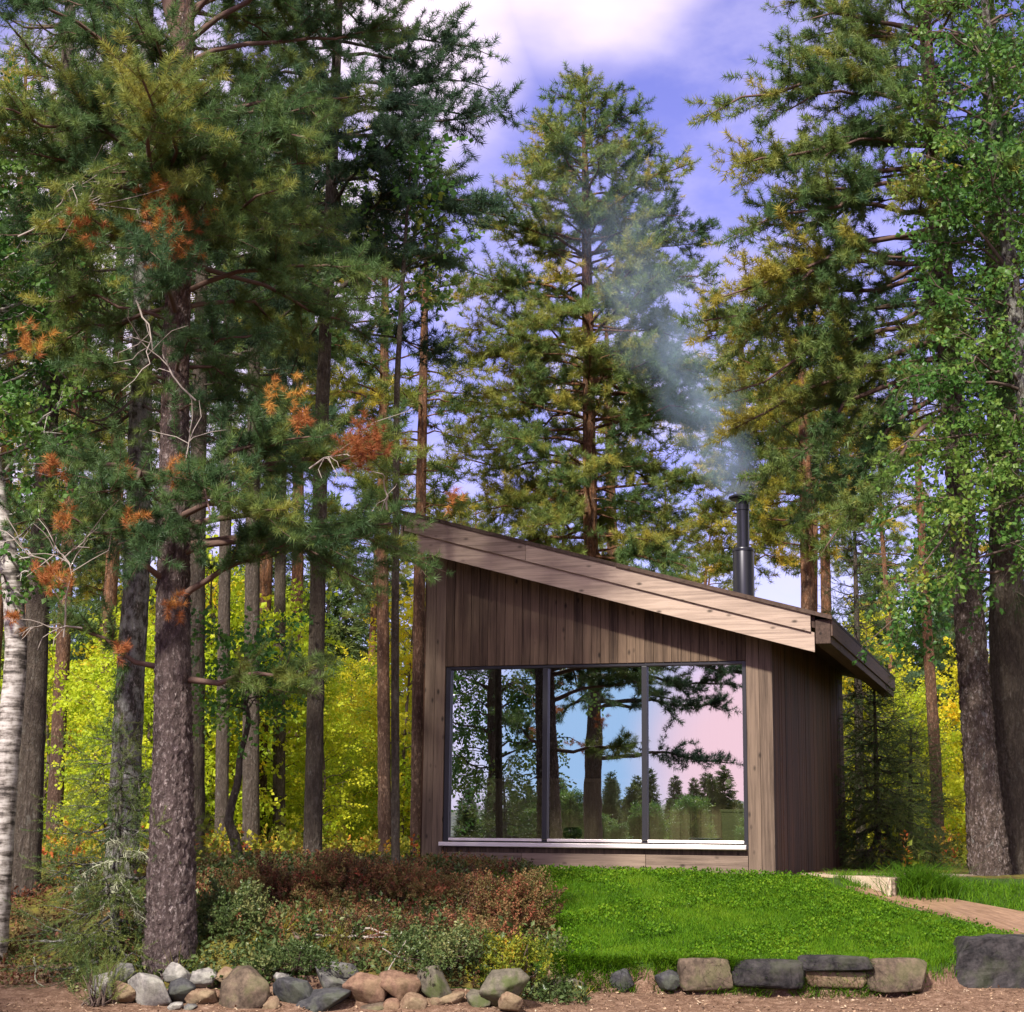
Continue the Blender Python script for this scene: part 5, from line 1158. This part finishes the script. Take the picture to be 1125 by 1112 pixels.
# sky colours: violet blue, whiter to the horizon
tintn = mixc(N, L, 1.0, sky.outputs[0], (1.42, .96, 1.6), 'MULTIPLY')
sep = N('ShaderNodeSeparateXYZ'); L(tc.outputs['Generated'], sep.inputs[0])
hz = N('ShaderNodeMapRange', interpolation_type='SMOOTHSTEP'); hz.inputs['From Min'].default_value = .02; hz.inputs['From Max'].default_value = .22; hz.inputs['To Min'].default_value = .66; hz.inputs['To Max'].default_value = 0; L(sep.outputs[2], hz.inputs[0])
s2 = mixc(N, L, hz.outputs[0], tintn, (5.4, 7.4, 10.0))
nW = N('ShaderNodeTexNoise'); nW.inputs['Scale'].default_value = 7; nW.inputs['Detail'].default_value = 6; nW.inputs['Roughness'].default_value = .6; L(mp.outputs[0], nW.inputs['Vector'])
kw = N('ShaderNodeMapRange', interpolation_type='SMOOTHSTEP'); kw.inputs['From Min'].default_value = .42; kw.inputs['From Max'].default_value = .72; kw.inputs['To Max'].default_value = .34; L(nW.outputs[0], kw.inputs[0])
s2 = mixc(N, L, kw.outputs[0], s2, (7.4, 6.5, 8.8))
s2 = mixc(N, L, blob(mirror_at(650, 800, 60)-mirror_at(650, 800, 17), 2., 4.6), s2, (4.2, 6.4, 9.6))
s2b = mixc(N, L, blob(mirror_at(835, 830, 60)-mirror_at(835, 830, 17), 1.2, 4.8), s2, (11.5, 7.6, 8.4))
s3 = mixc(N, L, k.outputs[0], s2b, (9.0, 7.6, 9.0))
fc = None
for (d, a0, a1) in [((-.9, .25, .5), 5, 48), ((.5, -.8, .6), 5, 35), ((.95, .25, .35), 5, 38), ((0, -.1, 1), 5, 42)]:
    b = blob(d, a0, a1); fc = b if fc is None else mathn(N, L, 'MAXIMUM', fc, b)
m2 = mathn(N, L, 'ADD', fc, mathn(N, L, 'MULTIPLY', mathn(N, L, 'SUBTRACT', nA.outputs[0], .5), 1.9))
k2 = N('ShaderNodeMapRange', interpolation_type='SMOOTHSTEP'); k2.inputs['From Min'].default_value = .22; k2.inputs['From Max'].default_value = .9; L(m2, k2.inputs[0])
s3 = mixc(N, L, k2.outputs[0], s3, (10.8, 9.6, 7.9))
bg = N('ShaderNodeBackground'); bg.inputs[1].default_value = .078; L(s3, bg.inputs[0])
out = N('ShaderNodeOutputWorld'); L(bg.outputs[0], out.inputs[0])

S.view_settings.view_transform = 'Standard'; S.view_settings.look = 'None'; S.view_settings.exposure = 0.92; S.view_settings.gamma = 1
S.render.engine = 'CYCLES'
cy = S.cycles
cy.max_bounces = 8; cy.diffuse_bounces = 4; cy.glossy_bounces = 3; cy.transmission_bounces = 3; cy.transparent_max_bounces = 8; cy.volume_bounces = 0
cy.use_denoising = True; cy.sample_clamp_indirect = 8; cy.caustics_reflective = False; cy.caustics_refractive = False
cy.volume_step_rate = 2; cy.volume_max_steps = 64
